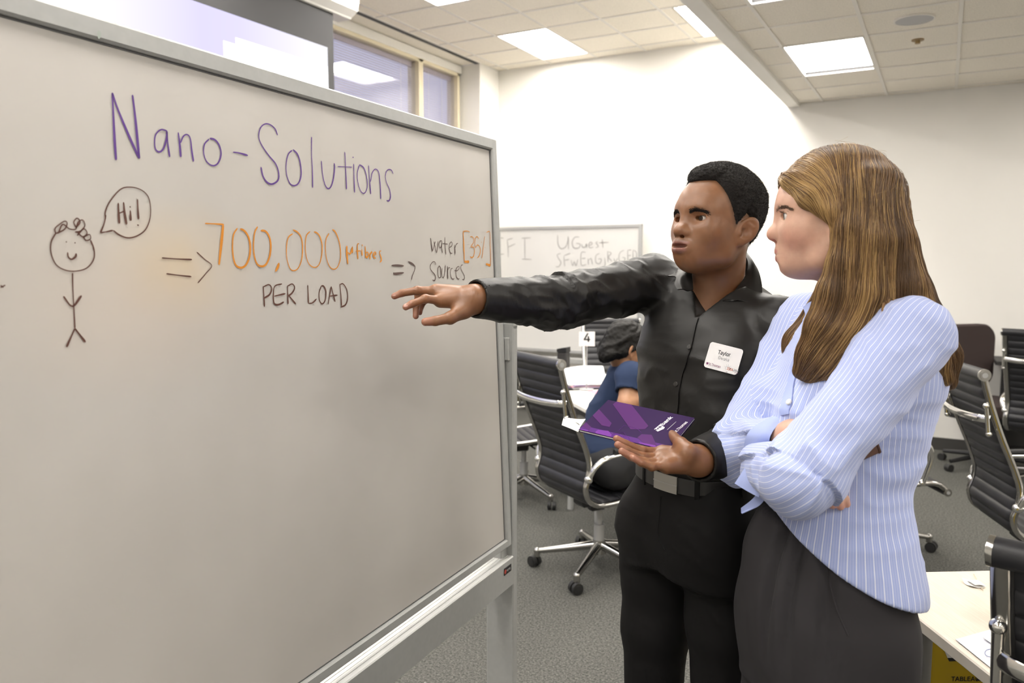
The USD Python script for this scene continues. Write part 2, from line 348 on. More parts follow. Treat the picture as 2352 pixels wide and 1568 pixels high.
surface = usdkit.material(stage, '/World/Looks/whiteboard_surface', {
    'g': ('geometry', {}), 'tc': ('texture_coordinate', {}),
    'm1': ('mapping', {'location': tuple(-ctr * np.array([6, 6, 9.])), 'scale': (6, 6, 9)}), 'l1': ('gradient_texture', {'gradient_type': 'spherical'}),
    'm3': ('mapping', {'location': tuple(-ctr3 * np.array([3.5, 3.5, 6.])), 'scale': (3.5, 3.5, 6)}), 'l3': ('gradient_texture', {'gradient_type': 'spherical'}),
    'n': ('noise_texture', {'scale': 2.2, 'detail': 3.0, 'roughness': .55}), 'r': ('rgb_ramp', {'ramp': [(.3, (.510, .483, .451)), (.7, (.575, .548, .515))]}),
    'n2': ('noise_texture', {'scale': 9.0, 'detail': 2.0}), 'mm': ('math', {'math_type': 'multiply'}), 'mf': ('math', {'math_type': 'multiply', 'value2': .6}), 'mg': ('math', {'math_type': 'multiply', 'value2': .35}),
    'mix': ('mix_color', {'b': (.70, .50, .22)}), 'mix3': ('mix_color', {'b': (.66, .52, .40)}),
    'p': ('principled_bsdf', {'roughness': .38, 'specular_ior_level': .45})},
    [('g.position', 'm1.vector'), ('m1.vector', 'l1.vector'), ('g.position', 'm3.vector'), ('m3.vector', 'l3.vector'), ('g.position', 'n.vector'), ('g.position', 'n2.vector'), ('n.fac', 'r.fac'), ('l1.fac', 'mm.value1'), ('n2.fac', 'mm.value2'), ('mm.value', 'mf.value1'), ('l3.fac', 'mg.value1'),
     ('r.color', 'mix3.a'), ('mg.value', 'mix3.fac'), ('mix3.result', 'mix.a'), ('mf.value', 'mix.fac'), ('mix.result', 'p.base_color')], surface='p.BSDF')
def bb(lo, hi, bev=0.0): return placed(box(lo, hi, bev), TB)
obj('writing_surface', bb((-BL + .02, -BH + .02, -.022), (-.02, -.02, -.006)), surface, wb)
for nm, lo, hi in (('frame_rail', (-BL, -FRW, -.030), (0, 0, .004)), ('frame_rail', (-BL, -BH, -.030), (0, -BH + FRW * .75, .004)), ('frame_stile', (-.030, -BH, -.0302), (.0002, -.0002, .0042)), ('frame_stile', (-BL - .0002, -BH, -.0302), (-BL + .030, -.0002, .0042))):
    obj(nm, bb(lo, hi, .004), M['alu'], wb)
obj('frame_gasket', cat_([bb((-BL + .029, -FRW - .003, -.0062), (-.029, -FRW + .001, -.0045)), bb((-.033, -BH + .025, -.0062), (-.029, -FRW, -.0045)), bb((-BL + .029, -BH + .024, -.0062), (-.029, -BH + .028, -.0045))]), mat('dark_gasket', (.10, .10, .10), .5), wb)
# stand: plumb posts, tray rail, feet
TV = frame_xf(np.array([BP[0], BP[1], 0]), BD, np.array([0, 0, 1.]), BN * 1.0) # x along, y up, z out
TV[:3, 2] = BN
def sb(lo, hi, bev=0.0): return placed(box(lo, hi, bev), TV)
zb = (BP - BU * BH)[2]                        # bottom of the frame
off = float(np.dot((BP - BU * BH) - BP, BN))  # how far its foot stands out
z1 = off - .018; zt = zb - .010
for x0 in (.008, -BL - .040):
    obj('post', cat_([sb((x0, .06, z1 - .075), (x0 + .030, 1.345, z1 + .022), .004), placed(cyl((x0 + .015, 1.345, z1 - .075), (x0 + .015, 1.345, z1 + .022), .015, 20), TV)]), M['alu'], wb, smooth=40)
    obj('foot', sb((x0 - .005, .05, z1 - .34), (x0 + .037, .10, z1 + .31), .008), M['alu_dark'], wb)
    for zz in (z1 - .31, z1 + .28):
        obj('caster', placed(cyl((x0 + .003, .026, zz), (x0 + .028, .026, zz), .026, 24), TV), M['rubber'], wb, smooth=40)
obj('bracket', sb((.0, 1.235, z1 - .040), (.010, 1.305, z1 - .006), .002), M['alu_dark'], wb)
obj('bracket', sb((-.002, 1.235, z1 - .004), (.010, 1.305, z1 + .010), .002), M['alu'], wb)
obj('knob', placed(cat_([cyl((.038, 1.275, z1 - .03), (.052, 1.275, z1 - .03), .02, 18), cyl((.05, 1.275, z1 - .03), (.065, 1.275, z1 - .03), .012, 14)]), TV), M['black'], wb, smooth=40)
# tray: a grooved shelf with a back lip and a deep front face
tw = .082
tray = [(z1 - tw + .022, zt - .115), (z1 - tw + .022, zt - .0), (z1 - tw + .028, zt - .0), (z1 - tw + .028, zt - .028)]
for k in range(5):
    q = z1 - tw + .036 + k * .0125
    tray += [(q, zt - .0285), (q + .0012, zt - .0315), (q + .0024, zt - .0285)]
tray += [(z1 + .020, zt - .028), (z1 + .0225, zt - .031), (z1 + .0225, zt - .115)]
tr = trimesh.creation.extrude_polygon(sg.Polygon(tray), BL + .03)
T2 = np.eye(4); T2[:3, 0], T2[:3, 1], T2[:3, 2] = BN, (0, 0, 1), -BD if np.dot(np.cross(BN, [0, 0, 1.]), BD) < 0 else BD
T2[:3, 3] = np.array([BP[0], BP[1], 0]) + (BD * .008 if T2[:3, 2] @ BD < 0 else -BD * (BL + .022))
obj('tray', placed(tr, T2), mat('pale_aluminium', (.62, .62, .60), .45, metal=.1), wb)
obj('tray_face', sb((-BL - .02, zt - .118, z1 + .0222), (.008, zt - .030, z1 + .0235), .0005), M['alu'], wb)
end = sb((-.030, zt - .031, z1 - tw + .022), (.008, zt + .045, z1 - .0), .003)
obj('tray_end', end, M['alu'], wb)
pl = sb((-.060, zt - .068, z1 + .0230), (-.012, zt - .045, z1 + .0255), .001)
obj('maker_plate', pl, M['black'], wb, label='small black plate with red badge at tray end')
obj('badge', placed(cyl((-.054, zt - .0565, z1 + .0255), (-.054, zt - .0565, z1 + .0260), .0065, 20), TV), mat('badge_red', (.45, .06, .04), .4), wb)
obj('plate_lettering', cat_([sb((-.045 + i * .007, zt - .058 - (i % 2) * .003, z1 + .0255), (-.041 + i * .007, zt - .053, z1 + .0258)) for i in range(4)]), mat('plate_grey', (.35, .35, .35), .4), wb)

# handwriting: ribbons of ink a hair above the surface
def strokes(lines, w, org, sc, lift=.0012, taper=True, plane=None):
    ms = []
    for ln in lines:
        ww = w
        if isinstance(ln, tuple) and isinstance(ln[1], (int, float)) and isinstance(ln[0], list): ln, ww = ln
        P = np.array([(org[0] + u / sc, org[1] + v / sc) for u, v in ln], float)
        if len(P) == 1: P = np.vstack([P, P + (.8, .4)])
        n = max(6, int(np.linalg.norm(np.diff(P, axis=0), axis=1).sum() / 3))
        P = spline(P, n) if len(P) > 2 else spline(P, n)
        Q = np.array([(plane or on_board)(x, y, lift) for x, y in P])
        nn = BNt if plane is None else np.array([0, -1., 0])
        t = np.gradient(Q, axis=0); t /= np.linalg.norm(t, axis=1, keepdims=True) + 1e-12
        s = np.cross(nn, t)
        k = np.arange(n) / max(1, n - 1)
        wid = 1.05 * ww * (.82 + .18 * np.sin(k * 5 + ww * 999)) * np.clip(np.minimum(k, 1 - k) * n / 1.2 + .45, .45, 1)
        a, b = Q - s * wid[:, None] / 2, Q + s * wid[:, None] / 2
        V = np.vstack([a, b]); i = np.arange(n - 1)
        ms.append(trimesh.Trimesh(V, np.vstack([np.stack([i, i + 1, i + 1 + n], 1), np.stack([i, i + 1 + n, i + n], 1)]), process=False))
    return cat_(ms)
INK = {'purple': mat('purple_ink', (.105, .036, .25), .5), 'brown': mat('brown_ink', (.105, .040, .026), .5), 'orange': mat('orange_ink', (.66, .24, .012), .5), 'dark': mat('dark_brown_ink', (.10, .060, .052), .5), 'brown_thin': mat('thin_brown_ink', (.17, .09, .065), .5)}
A = ((200, 180), 2.904); B_ = ((740, 480), 5.113); C2 = ((0, 0), 1.96)
def write(name, lines, w, ink, o, label): obj(name, strokes(lines, w, *o), INK[ink], wb, label=label)
write('handwriting', [([(165,95),(170,200),(180,400),(190,545)],.0042), ([(165,95),(200,200),(270,370),(345,535)],.0044), ([(300,110),(318,260),(345,535)],.0046),
 [(530,350),(490,342),(455,375),(447,430),(455,475),(480,490),(505,470),(525,410),(530,350)],[(530,350),(535,430),(548,525)],
 ([(605,360),(615,440),(622,525)],.0042),[(620,430),(640,385),(665,375),(685,400),(695,480),(707,555)],
 [(810,405),(780,440),(775,500),(795,555),(835,582),(870,565),(890,510),(880,450),(850,410),(815,400)],[(970,492),(1010,497),(1070,514)],
 [(1268,380),(1250,335),(1210,305),(1175,308),(1150,340),(1143,395),(1165,450),(1210,515),(1255,570),(1275,630),(1270,680),(1230,705),(1195,690),(1170,650),(1157,590)],
 [(1365,480),(1340,505),(1325,570),(1328,640),(1350,700),(1380,715),(1410,695),(1425,640),(1418,560),(1400,505),(1370,475)],
 ([(1495,390),(1495,500),(1500,610),(1502,730)],.003),[(1560,550),(1568,640),(1585,710),(1605,735),(1625,720),(1640,670),(1648,600),(1646,565)],
 [(1716,490),(1722,600),(1728,740)],([(1668,588),(1720,590),(1765,592)],.0022),[(1776,570),(1778,660),(1782,762)],[(1768,525),(1774,527)],
 ([(1815,575),(1800,630),(1805,700),(1825,755),(1848,765),(1865,730),(1864,670),(1845,600),(1815,575)],.003),
 [(1875,580),(1882,680),(1890,772)],[(1888,690),(1900,630),(1920,605),(1942,625),(1952,700),(1957,805)],
 ([(2040,637),(2025,610),(2000,612),(1987,650),(1995,695),(2015,740),(2022,790),(2010,818),(1995,812)],.003)], .0034, 'purple', A, 'purple handwritten title Nano-Solutions')
write('handwriting', [([(120,940),(118,890),(150,820),(220,740),(290,725),(360,745),(405,790),(420,860),(415,940),(385,1010),(330,1050),(270,1063),(215,1045),(170,1013)],.0024),[(122,910),(110,970),(85,1030)],[(85,1030),(130,1022),(170,1013)],
 ([(205,830),(207,900),(212,968)],.0042),([(240,825),(248,900),(260,975)],.0042),[(210,900),(245,885)],([(285,880),(288,950)],.004),[(280,857),(288,857)],([(333,805),(336,880),(340,940)],.0036),[(330,977),(342,980)]], .0028, 'brown', A, 'brown speech bubble reading Hi!')
write('handwriting', [[(250,1055),(245,1030),(265,1010),(290,995),(300,1005),(290,1030),(265,1045),(250,1050)],[(260,1050),(280,1010),(310,1030),(340,1030),(330,1000),(345,982),(358,1000),(340,1025)],[(340,1030),(350,1000),(370,990),(380,1015),(360,1040),(335,1045)],[(345,1060),(375,1030),(390,1050),(370,1065),(345,1045)],[(370,1070),(400,1055),(405,1075),(385,1082),(372,1065)],
 [(248,1050),(228,1090),(228,1140),(250,1190),(290,1215),(340,1220),(390,1205),(420,1165),(420,1120),(405,1080)],[(294,1088),(299,1089)],[(333,1092),(338,1094)],([(302,1135),(305,1155),(320,1167),(338,1155),(340,1140)],.0032),
 [(324,1228),(326,1300),(330,1380),(335,1478)],([(283,1333),(324,1378),(365,1330)],.0034),([(335,1478),(297,1562)],.0034),([(335,1478),(383,1540)],.0034),[(0,1294),(22,1283)],[(0,1284),(14,1293)]], .0024, 'brown', C2, 'brown stick figure with curly hair')
write('handwriting', [[(495,1197),(600,1204),(697,1208)],[(525,1302),(610,1313),(693,1322)],([(728,1158),(780,1205),(828,1248),(790,1300),(735,1365)],.0022)], .0028, 'brown', A, 'brown double arrow left of the orange number')
write('handwriting', [([(783,967),(850,970),(910,974)],.003),([(905,976),(895,1080),(877,1243)],.0058),
 [(1000,998),(975,1040),(967,1110),(972,1190),(990,1245),(1022,1262),(1055,1245),(1080,1190),(1085,1110),(1070,1050),(1045,1015),(1018,1003)],
 [(1135,988),(1115,1030),(1107,1110),(1112,1180),(1130,1235),(1160,1253),(1190,1240),(1215,1185),(1222,1110),(1210,1050),(1185,1018),(1155,1015)],([(1278,1230),(1268,1260),(1253,1288)],.006),
 ([(1370,1035),(1340,1060),(1328,1120),(1330,1200),(1350,1265),(1375,1282),(1405,1265),(1428,1210),(1435,1130),(1425,1060),(1400,1025),(1370,1010)],.003),
 ([(1485,1020),(1460,1050),(1453,1120),(1460,1190),(1480,1240),(1515,1260),(1545,1240),(1562,1180),(1565,1110),(1550,1055),(1530,1030),(1510,1023)],.003),
 ([(1612,1033),(1592,1070),(1587,1140),(1597,1210),(1620,1260),(1648,1272),(1672,1250),(1688,1195),(1685,1120),(1670,1060),(1650,1020),(1633,1008)],.003)], .0042, 'orange', A, 'orange handwritten number 700,000')
write('handwriting', [([(285,430),(285,520),(297,648)],.0058),[(287,500),(325,525),(352,440)],[(352,440),(352,480),(352,520)],[(430,405),(412,410),(408,470),(415,590)],([(388,493),(445,490)],.003),[(460,470),(465,550)],[(462,425),(470,425)],
 [(500,435),(505,520),(508,578)],[(508,520),(528,505),(540,535),(520,570),(508,560)],[(555,510),(558,590)],[(560,540),(570,512),(585,505)],[(600,545),(620,535),(630,515),(612,505),(597,530),(600,565),(625,578)],[(690,490),(672,495),(672,525),(688,570),(690,605),(672,625)]], .0042, 'orange', B_, 'orange handwritten word for microfibres')
write('handwriting', [([(1730,272),(1700,258),(1652,262)],.003),([(1652,262),(1658,400),(1665,615)],.005),([(1666,618),(1722,618)],.009),[(1733,330),(1752,322),(1775,345),(1775,390),(1745,432),(1740,445),(1770,445),(1785,480),(1775,550),(1750,570),(1732,555)],
 [(1838,350),(1815,322),(1795,345),(1790,420),(1798,450),(1820,420),(1845,440),(1855,490),(1840,550),(1818,573)],[(1905,318),(1890,440),(1872,578)],[(1866,388),(1870,392)],[(1906,450),(1910,454)],[(1925,275),(1965,270),(1968,420),(1975,560),(1972,665)],([(1920,645),(1970,662)],.009)], .0032, 'orange', B_, 'orange 35% in square brackets')
write('handwriting', [([(810,662),(880,662),(955,667)],.0052),([(830,748),(850,760),(955,747)],.006),([(1003,615),(1050,640),(1090,675)],.005),([(1090,675),(1080,720),(1055,780),(1045,832)],.0028)], .0045, 'dark', B_, 'dark double arrow above the pointing hand')
write('handwriting', [([(1270,340),(1280,420),(1290,497)],.004),[(1290,497),(1308,440),(1325,380)],[(1308,380),(1325,450),(1340,512),(1352,440),(1357,375)],[(1405,378),(1385,372),(1370,405),(1375,455),(1392,450),(1403,400)],[(1403,375),(1400,450),(1410,515)],[(1437,328),(1440,430),(1450,535)],[(1412,405),(1470,412)],
 [(1490,452),(1515,435),(1525,400),(1508,385),(1490,420),(1490,480),(1505,518),(1525,518)],([(1552,420),(1555,470),(1557,530)],.0042),[(1556,460),(1570,415),(1590,400)]], .003, 'dark', B_, 'dark handwritten word water')
write('handwriting', [[(1332,655),(1320,622),(1295,620),(1270,655),(1265,695),(1285,730),(1315,765),(1328,800),(1318,838),(1305,842),(1290,830)],[(1372,665),(1355,700),(1358,780),(1375,810),(1390,780),(1388,700),(1372,665)],[(1405,690),(1400,760),(1410,805),(1428,790),(1440,720),(1443,655)],([(1467,670),(1470,750),(1473,822)],.004),[(1472,720),(1480,690),(1497,690)],
 [(1530,695),(1512,700),(1502,750),(1515,810),(1535,825),(1548,815)],[(1548,720),(1580,725),(1605,695),(1600,672),(1575,690),(1565,740),(1575,800),(1600,825),(1608,815)],[(1650,655),(1630,660),(1625,700),(1650,750),(1668,790),(1660,825),(1640,825)]], .003, 'dark', B_, 'dark handwritten word Sources')
write('handwriting', [[(1172,1385),(1176,1450),(1180,1523)],[(1172,1390),(1210,1375),(1228,1400),(1215,1440),(1178,1465)],[(1298,1370),(1250,1385),(1240,1440),(1245,1500),(1275,1508),(1310,1490)],[(1245,1452),(1320,1435)],[(1335,1380),(1335,1440),(1338,1505)],[(1335,1385),(1365,1370),(1382,1395),(1365,1430),(1340,1450)],[(1345,1450),(1390,1505)]], .0036, 'brown', A, 'brown handwritten word PER')
write('handwriting', [[(1470,1378),(1472,1440),(1474,1500)],[(1474,1500),(1500,1497),(1528,1470)],[(1560,1385),(1545,1430),(1548,1480),(1565,1503),(1585,1480),(1590,1420),(1575,1385),(1558,1385)],[(1605,1508),(1625,1390)],[(1625,1385),(1652,1490)],[(1612,1452),(1668,1445)],[(1683,1370),(1690,1440),(1695,1520)],[(1683,1375),(1705,1370),(1730,1410),(1735,1470),(1720,1510),(1690,1525)]], .0036, 'brown', A, 'brown handwritten word LOAD')
obj('smudge', cat_([strokes([[(1272,585),(1267,600),(1262,612)]], .004, (0, 0), 1.96 * .8)]) if 0 else strokes([([(640, 215), (635, 270)], .006)], .006, (0, 0), 2.94, lift=.0108), mat('green_smudge', (.36, .40, .36), .6), wb, label='faint green smudge on top frame')

# ------------------------------------------------------------------ the second whiteboard, by the back wall
YB = 7.1
bk = thing('mobile_whiteboard', 'pale whiteboard with faint grey writing standing by the back wall', 'whiteboard')
xr, zt2, xl, zb2 = at_y(1475, 513.5, YB)[0], at_y(1475, 513.5, YB)[2], -4.10, .665
obj('writing_surface', box((xl + .03, YB + .004, zb2), (xr - .03, YB + .02, zt2 - .03)), mat('back_whiteboard_surface', (.66, .65, .63), .45), bk)
for nm, lo, hi in (('frame_rail', (xl, YB - .006, zt2 - .035), (xr, YB + .028, zt2)), ('frame_rail', (xl, YB - .006, zb2 - .035), (xr, YB + .028, zb2)), ('frame_stile', (xl, YB - .0062, zb2), (xl + .035, YB + .0282, zt2 - .0002)), ('frame_stile', (xr - .035, YB - .0062, zb2), (xr, YB + .0282, zt2 - .0002))):
    obj(nm, box(lo, hi, .004), M['alu_dark'], bk)
obj('tray', box((xl, YB - .075, zb2 - .13), (xr, YB + .0, zb2 - .075), .006), M['alu'], bk)
for x in (xl - .03, xr):
    obj('post', box((x, YB - .03, .06), (x + .03, YB + .05, 1.35), .004), M['alu'], bk)
    obj('foot', box((x - .003, YB - .3, .04), (x + .033, YB + .04, .09), .006), M['alu_dark'], bk)
    obj('caster', cyl((x + .003, YB - .27, .022), (x + .027, YB - .27, .022), .022, 20), M['rubber'], bk)
    obj('caster', cyl((x + .003, YB + .015, .022), (x + .027, YB + .015, .022), .022, 20), M['rubber'], bk)
def on_back(x, y, lift=0.0): return at_y(x, y, YB + .0035 - lift)
D_ = ((1100, 480), 5.2275)
grey = mat('faint_grey_ink', (.40, .39, .38), .6)
obj('handwriting', strokes([[(205,345),(250,345),(300,350)],[(205,345),(210,540)],[(210,545),(305,540)],[(340,370),(350,470),(352,580)],[(335,370),(410,350)],[(345,460),(440,415)],[(550,345),(552,600)],[(510,350),(625,345)],[(515,600),(635,605)]], .012, *D_, plane=on_back), grey, bk, label='faint grey letters EFI')
obj('handwriting', strokes([[(945,310),(950,420),(985,475),(1040,455),(1065,390),(1072,325)],[(1072,325),(1075,485)],[(1205,335),(1150,340),(1120,400),(1140,465),(1200,465),(1215,420),(1165,410)],[(1235,420),(1245,460),(1285,450),(1290,410)],[(1290,410),(1295,465)],[(1320,440),(1360,420),(1345,395),(1320,420),(1330,465),(1375,455)],[(1430,390),(1405,400),(1420,425),(1435,450),(1400,465)],[(1480,360),(1490,470)],[(1440,405),(1560,400)]], .012, *D_, plane=on_back), grey, bk, label='faint grey words U Guest')
obj('handwriting', strokes([[(985,530),(940,550),(960,600),(985,640),(960,690),(920,690)],[(1020,560),(1030,690)],[(1020,560),(1100,530)],[(1025,615),(1085,605)],[(1105,610),(1125,680),(1145,630),(1165,680),(1190,600)],[(1285,520),(1230,525),(1230,670),(1290,665)],[(1230,595),(1280,590)],[(1310,590),(1315,670)],[(1318,620),(1345,590),(1365,670)],[(1450,530),(1405,560),(1405,640),(1450,655),(1470,600),(1430,600)],[(1510,580),(1515,670),(1490,700)],[(1545,500),(1550,640)],[(1545,510),(1590,530),(1555,575),(1600,630)],[(1620,590),(1635,640)],[(1665,585),(1625,680)],[(1745,490),(1690,530),(1685,620),(1730,645),(1755,590),(1720,580)],[(1785,490),(1790,640)],[(1785,495),(1830,490)],[(1790,560),(1825,555)],[(1850,490),(1850,620)],[(1850,490),(1890,520),(1885,610),(1850,625)]], .011, *D_, plane=on_back), grey, bk, label='faint grey line of mixed letters')
# ------------------------------------------------------------------ chairs
PROF = np.array([(-.375, 1.075), (-.345, .97), (-.295, .83), (-.24, .70), (-.213, .615), (-.218, .55), (-.232, .50), (-.215, .445), (-.165, .412), (-.08, .408), (.04, .418), (.16, .432), (.225, .428), (.262, .400)])
def make_chair(name, label):
    t = thing(name, label, 'office chair')
    P = spline(PROF, 400); s = np.r_[0, np.cumsum(np.linalg.norm(np.diff(P, axis=0), axis=1))]
    T = np.gradient(P, axis=0); T /= np.linalg.norm(T, axis=1, keepdims=True); N = np.stack([-T[:, 1], T[:, 0]], 1)
    cut = int(np.argmin(np.abs(s - s[np.argmin(np.linalg.norm(P - np.array([-.215, .445]), axis=1))])))
    def sling(i0, i1):
        idx = np.arange(i0, i1, 1 if i1 - i0 < 400 else 1)
        ph = np.abs(np.sin(np.pi * s[idx] / .0485))
        xs = np.array([-.196, -.17, -.1, 0, .1, .17, .196])
        e = np.array([.25, 1, 1, 1, 1, 1, .25])
        th = (.0035 + .0095 * ph**.55)[:, None] * e[None]
        up = np.stack([np.broadcast_to(xs, th.shape), P[idx, 0][:, None] + N[idx, 0][:, None] * th, P[idx, 1][:, None] + N[idx, 1][:, None] * th], -1)
        lo = np.stack([np.broadcast_to(xs, th.shape), P[idx, 0][:, None] - N[idx, 0][:, None] * th, P[idx, 1][:, None] - N[idx, 1][:, None] * th], -1)
        g = np.concatenate([up, lo[:, ::-1]], 1)           # closed ring across
        r, c = g.shape[:2]
        i, j = np.meshgrid(np.arange(r - 1), np.arange(c), indexing='ij')
        A, B, C_, D = i * c + j, i * c + (j + 1) % c, (i + 1) * c + (j + 1) % c, (i + 1) * c + j
        F = np.vstack([np.stack([A, C_, B], -1).reshape(-1, 3), np.stack([A, D, C_], -1).reshape(-1, 3)])
        caps = [[0, k, k + 1] for k in range(1, c - 1)] + [[(r - 1) * c, (r - 1) * c + k + 1, (r - 1) * c + k] for k in range(1, c - 1)]
        m = trimesh.Trimesh(g.reshape(-1, 3), np.vstack([F, caps]), process=False); m.fix_normals(); return m
    obj('backrest', sling(2, cut + 1), M['leather'], t, smooth=50)
    obj('seat', sling(cut, 396), M['leather'], t, smooth=50)
    Q = spline(PROF, 60)
    for sx in (-1, 1):
        obj('side_rail', tube([(sx * .212, y, z) for y, z in Q], .013, 10, flat=1.25), M['polished'], t, smooth=50)
        obj('rail_lining', tube([(sx * .200, y, z) for y, z in Q], .007, 8), M['black'], t, smooth=50)
    for (y, z, r) in ((-.378, 1.085, .024), (.268, .388, .019)):
        obj('roll', cat_([cyl((-.221, y, z), (.221, y, z), r, 24)]), M['leather'], t, smooth=40)
        for sx in (-1, 1):
            c = obj('roll_cap', cat_([cyl((sx * .220, y, z), (sx * .229, y, z), r * 1.03, 24), cyl((sx * .228, y, z), (sx * .231, y, z), r * .75, 24)]), M['polished'], t, smooth=40)
            obj('screw', cyl((sx * .2305, y, z), (sx * .2325, y, z), r * .45, 16), M['alu_dark'], c, smooth=40)
    zb_, yb_ = .905, -.325
    obj('back_brace', tube(spline([(-.216, yb_ - .018, zb_), (-.19, yb_ - .045, zb_), (-.1, yb_ - .062, zb_ - .004), (0, yb_ - .066, zb_ - .006), (.1, yb_ - .062, zb_ - .004), (.19, yb_ - .045, zb_), (.216, yb_ - .018, zb_)], 36), .008, 10, flat=2.0), M['chrome'], t, smooth=50)
    for sx in (-1, 1):
        obj('brace_clamp', cat_([tube([(sx * .214, yb_ - .035 , zb_ + .055), (sx * .214, yb_ - .020, zb_ - .06)], .009, 10), sphere((sx * .214, yb_ - .035, zb_ + .055), .013, 2), sphere((sx * .214, yb_ - .018, zb_ - .06), .012, 2)]), M['chrome'], t, smooth=50)
        a = obj('armrest', tube(spline([(sx * .222, -.222, .545), (sx * .243, -.205, .60), (sx * .25, -.15, .638), (sx * .25, -.03, .652), (sx * .25, .09, .652), (sx * .25, .15, .632), (sx * .246, .165, .57), (sx * .235, .15, .48), (sx * .222, .14, .435)], 44), .010, 10, flat=1.5), M['chrome'], t, smooth=50)
        obj('arm_pad', tube(spline([(sx * .25, -.10, .660), (sx * .25, 0, .668), (sx * .25, .10, .664)], 14), .012, 10, flat=1.6), M['black'], a, smooth=50)
        obj('arm_knuckle', sphere((sx * .220, -.222, .545), .020, 2), M['chrome'], t, smooth=50); obj('arm_knuckle', sphere((sx * .220, .14, .437), .018, 2), M['chrome'], t, smooth=50)
    obj('seat_stretcher', cat_([cyl((-.21, -.10, .400), (.21, -.10, .400), .010, 12), cyl((-.21, .10, .414), (.21, .10, .414), .010, 12)]), M['polished'], t, smooth=40)
    obj('tilt_mechanism', cat_([box((-.05, -.13, .345), (.05, .13, .392), .012), box((-.022, -.06, .31), (.022, .03, .35), .008), tube([(.05, .02, .36), (.19, .02, .365)], .006, 8)]), M['black'], t)
    obj('gas_lift', cat_([cyl((0, 0, .10), (0, 0, .235), .026, 24), cyl((0, 0, .235), (0, 0, .345), .016, 20)]), M['alu_dark'], t, smooth=40)
    obj('hub', cat_([cyl((0, 0, .085), (0, 0, .155), .036, 24, .031)]), M['polished'], t, smooth=40)
    for k in range(5):
        a = 2 * math.pi * k / 5 + .3; c, s_ = math.cos(a), math.sin(a)
        obj('base_leg', tube([(c * .02, s_ * .02, .128), (c * .15, s_ * .15, .105), (c * .30, s_ * .30, .082), (c * .318, s_ * .318, .078)], [.023, .019, .014, .013], 12), M['polished'], t, smooth=50)
        w = obj('caster', cat_([cyl((c * .312, s_ * .312, .052), (c * .312, s_ * .312, .082), .016, 16), sphere((c * .312, s_ * .312, .082), .017, 2)]), M['polished'], t, smooth=50)
        tx, ty = -s_, c
        o = np.array([c * .325 , s_ * .325, .028])
        ax = np.array([math.cos(a + .9), math.sin(a + .9), 0])
        for d in (-1, 1):
            obj('wheel', cat_([cyl(o + ax * d * .006, o + ax * d * .024, .028, 20), cyl(o + ax * d * .024, o + ax * d * .027, .018, 16)]), M['rubber'], w, smooth=40)
    return t
def yaw_of(F): return math.atan2(-F[0], F[1])
def facing(right, away): v = RT * right + H_ * away; return v / np.linalg.norm(v)
def by_local(pt, F, local):
    L = np.array([F[1], -F[0], 0])                                   # local +x
    p = pt - L * local[0] - F * local[1]; return (p[0], p[1], 0)
FA, FD, FF, FB, FE = facing(.87, .49), facing(.988, -.156), facing(.72, .69), facing(.97, .25), facing(.70, .71)
locA = by_local(at_z(1290, 838, 1.085), FA, (.228, -.378))
chairA = make_chair('office_chair', 'black ribbed chrome-framed office chair in which the person in navy sits')
chairA.GetAttribute('xformOp:translate').Set(Gf.Vec3d(float(locA[0]), float(locA[1]), 0))
UsdGeom.Xformable(chairA).AddRotateZOp().Set(math.degrees(yaw_of(FA)))
locD = by_local(at_z(2262, 862, 1.085), FD, (.228, -.378))
locF = by_local(at_d(2302, 750, 5.1), FF, (-.228, -.378))
locC = by_local(at_z(1402, 738, 1.085), facing(.05, -1), (0, -.378))
locB = at_z(1203, 1140, 0)
locE = by_local(at_d(2312, 1275, 1.20), FE, (-.205, -.378))
locG = at_z(2138, 1266, 0.0) - RT * .325
copy_of(chairA, 'black ribbed office chair seen from behind, right of the woman in the blue shirt', locD, yaw_of(FD))
copy_of(chairA, 'black ribbed office chair at the far right edge in front of the back wall', locF, yaw_of(FF))
copy_of(chairA, 'black ribbed office chair behind the number 4 sign', locC, yaw_of(facing(.05, -1)))
copy_of(chairA, 'black ribbed office chair half hidden behind the whiteboard post', locB, yaw_of(FB))
copy_of(chairA, 'blurred black office chair closest to the camera, in the bottom right corner', locE, yaw_of(FE))
copy_of(chairA, 'office chair mostly hidden behind the woman, one chrome leg and caster showing', locG, yaw_of(facing(1, .01)))

# brown upholstered task chair by the back wall
pT = at_d(2222, 747, 5.95); FT = facing(.25, -.97)
tc = thing('task_chair', 'dark brown fabric task chair with rounded back near the back wall', 'office chair', None, (pT[0] + FT[0] * .22, pT[1] + FT[1] * .22, 0), yaw_of(FT))
brown = mat('brown_upholstery', (.045, .030, .028), .9, bump=(500, .2, .001))
def cushion(lo, hi, r, ax):
    a, b = [i for i in range(3) if i != ax]
    lo, hi = np.array(lo, float), np.array(hi, float)
    pg = sg.box(lo[a] + r, lo[b] + r, hi[a] - r, hi[b] - r).buffer(r, 12)
    ms = []
    h = hi[ax] - lo[ax]
    e = trimesh.creation.extrude_polygon(pg.buffer(-.012), h)
    e2 = trimesh.creation.extrude_polygon(pg, h * .6); e2.apply_translation((0, 0, h * .2))
    m = trimesh.convex.convex_hull(np.vstack([e.vertices, e2.vertices]))
    V = np.zeros_like(np.array(m.vertices)); v = np.array(m.vertices)
    V[:, a], V[:, b], V[:, ax] = v[:, 0], v[:, 1], v[:, 2] + lo[ax]
    q = trimesh.Trimesh(V, m.faces); q.fix_normals(); return q
obj('backrest', cushion((-.23, -.26, .58), (.23, -.17, 1.07), .12, 1), brown, tc, smooth=40)
obj('seat', cushion((-.25, -.20, .43), (.25, .27, .52), .09, 2), brown, tc, smooth=40)
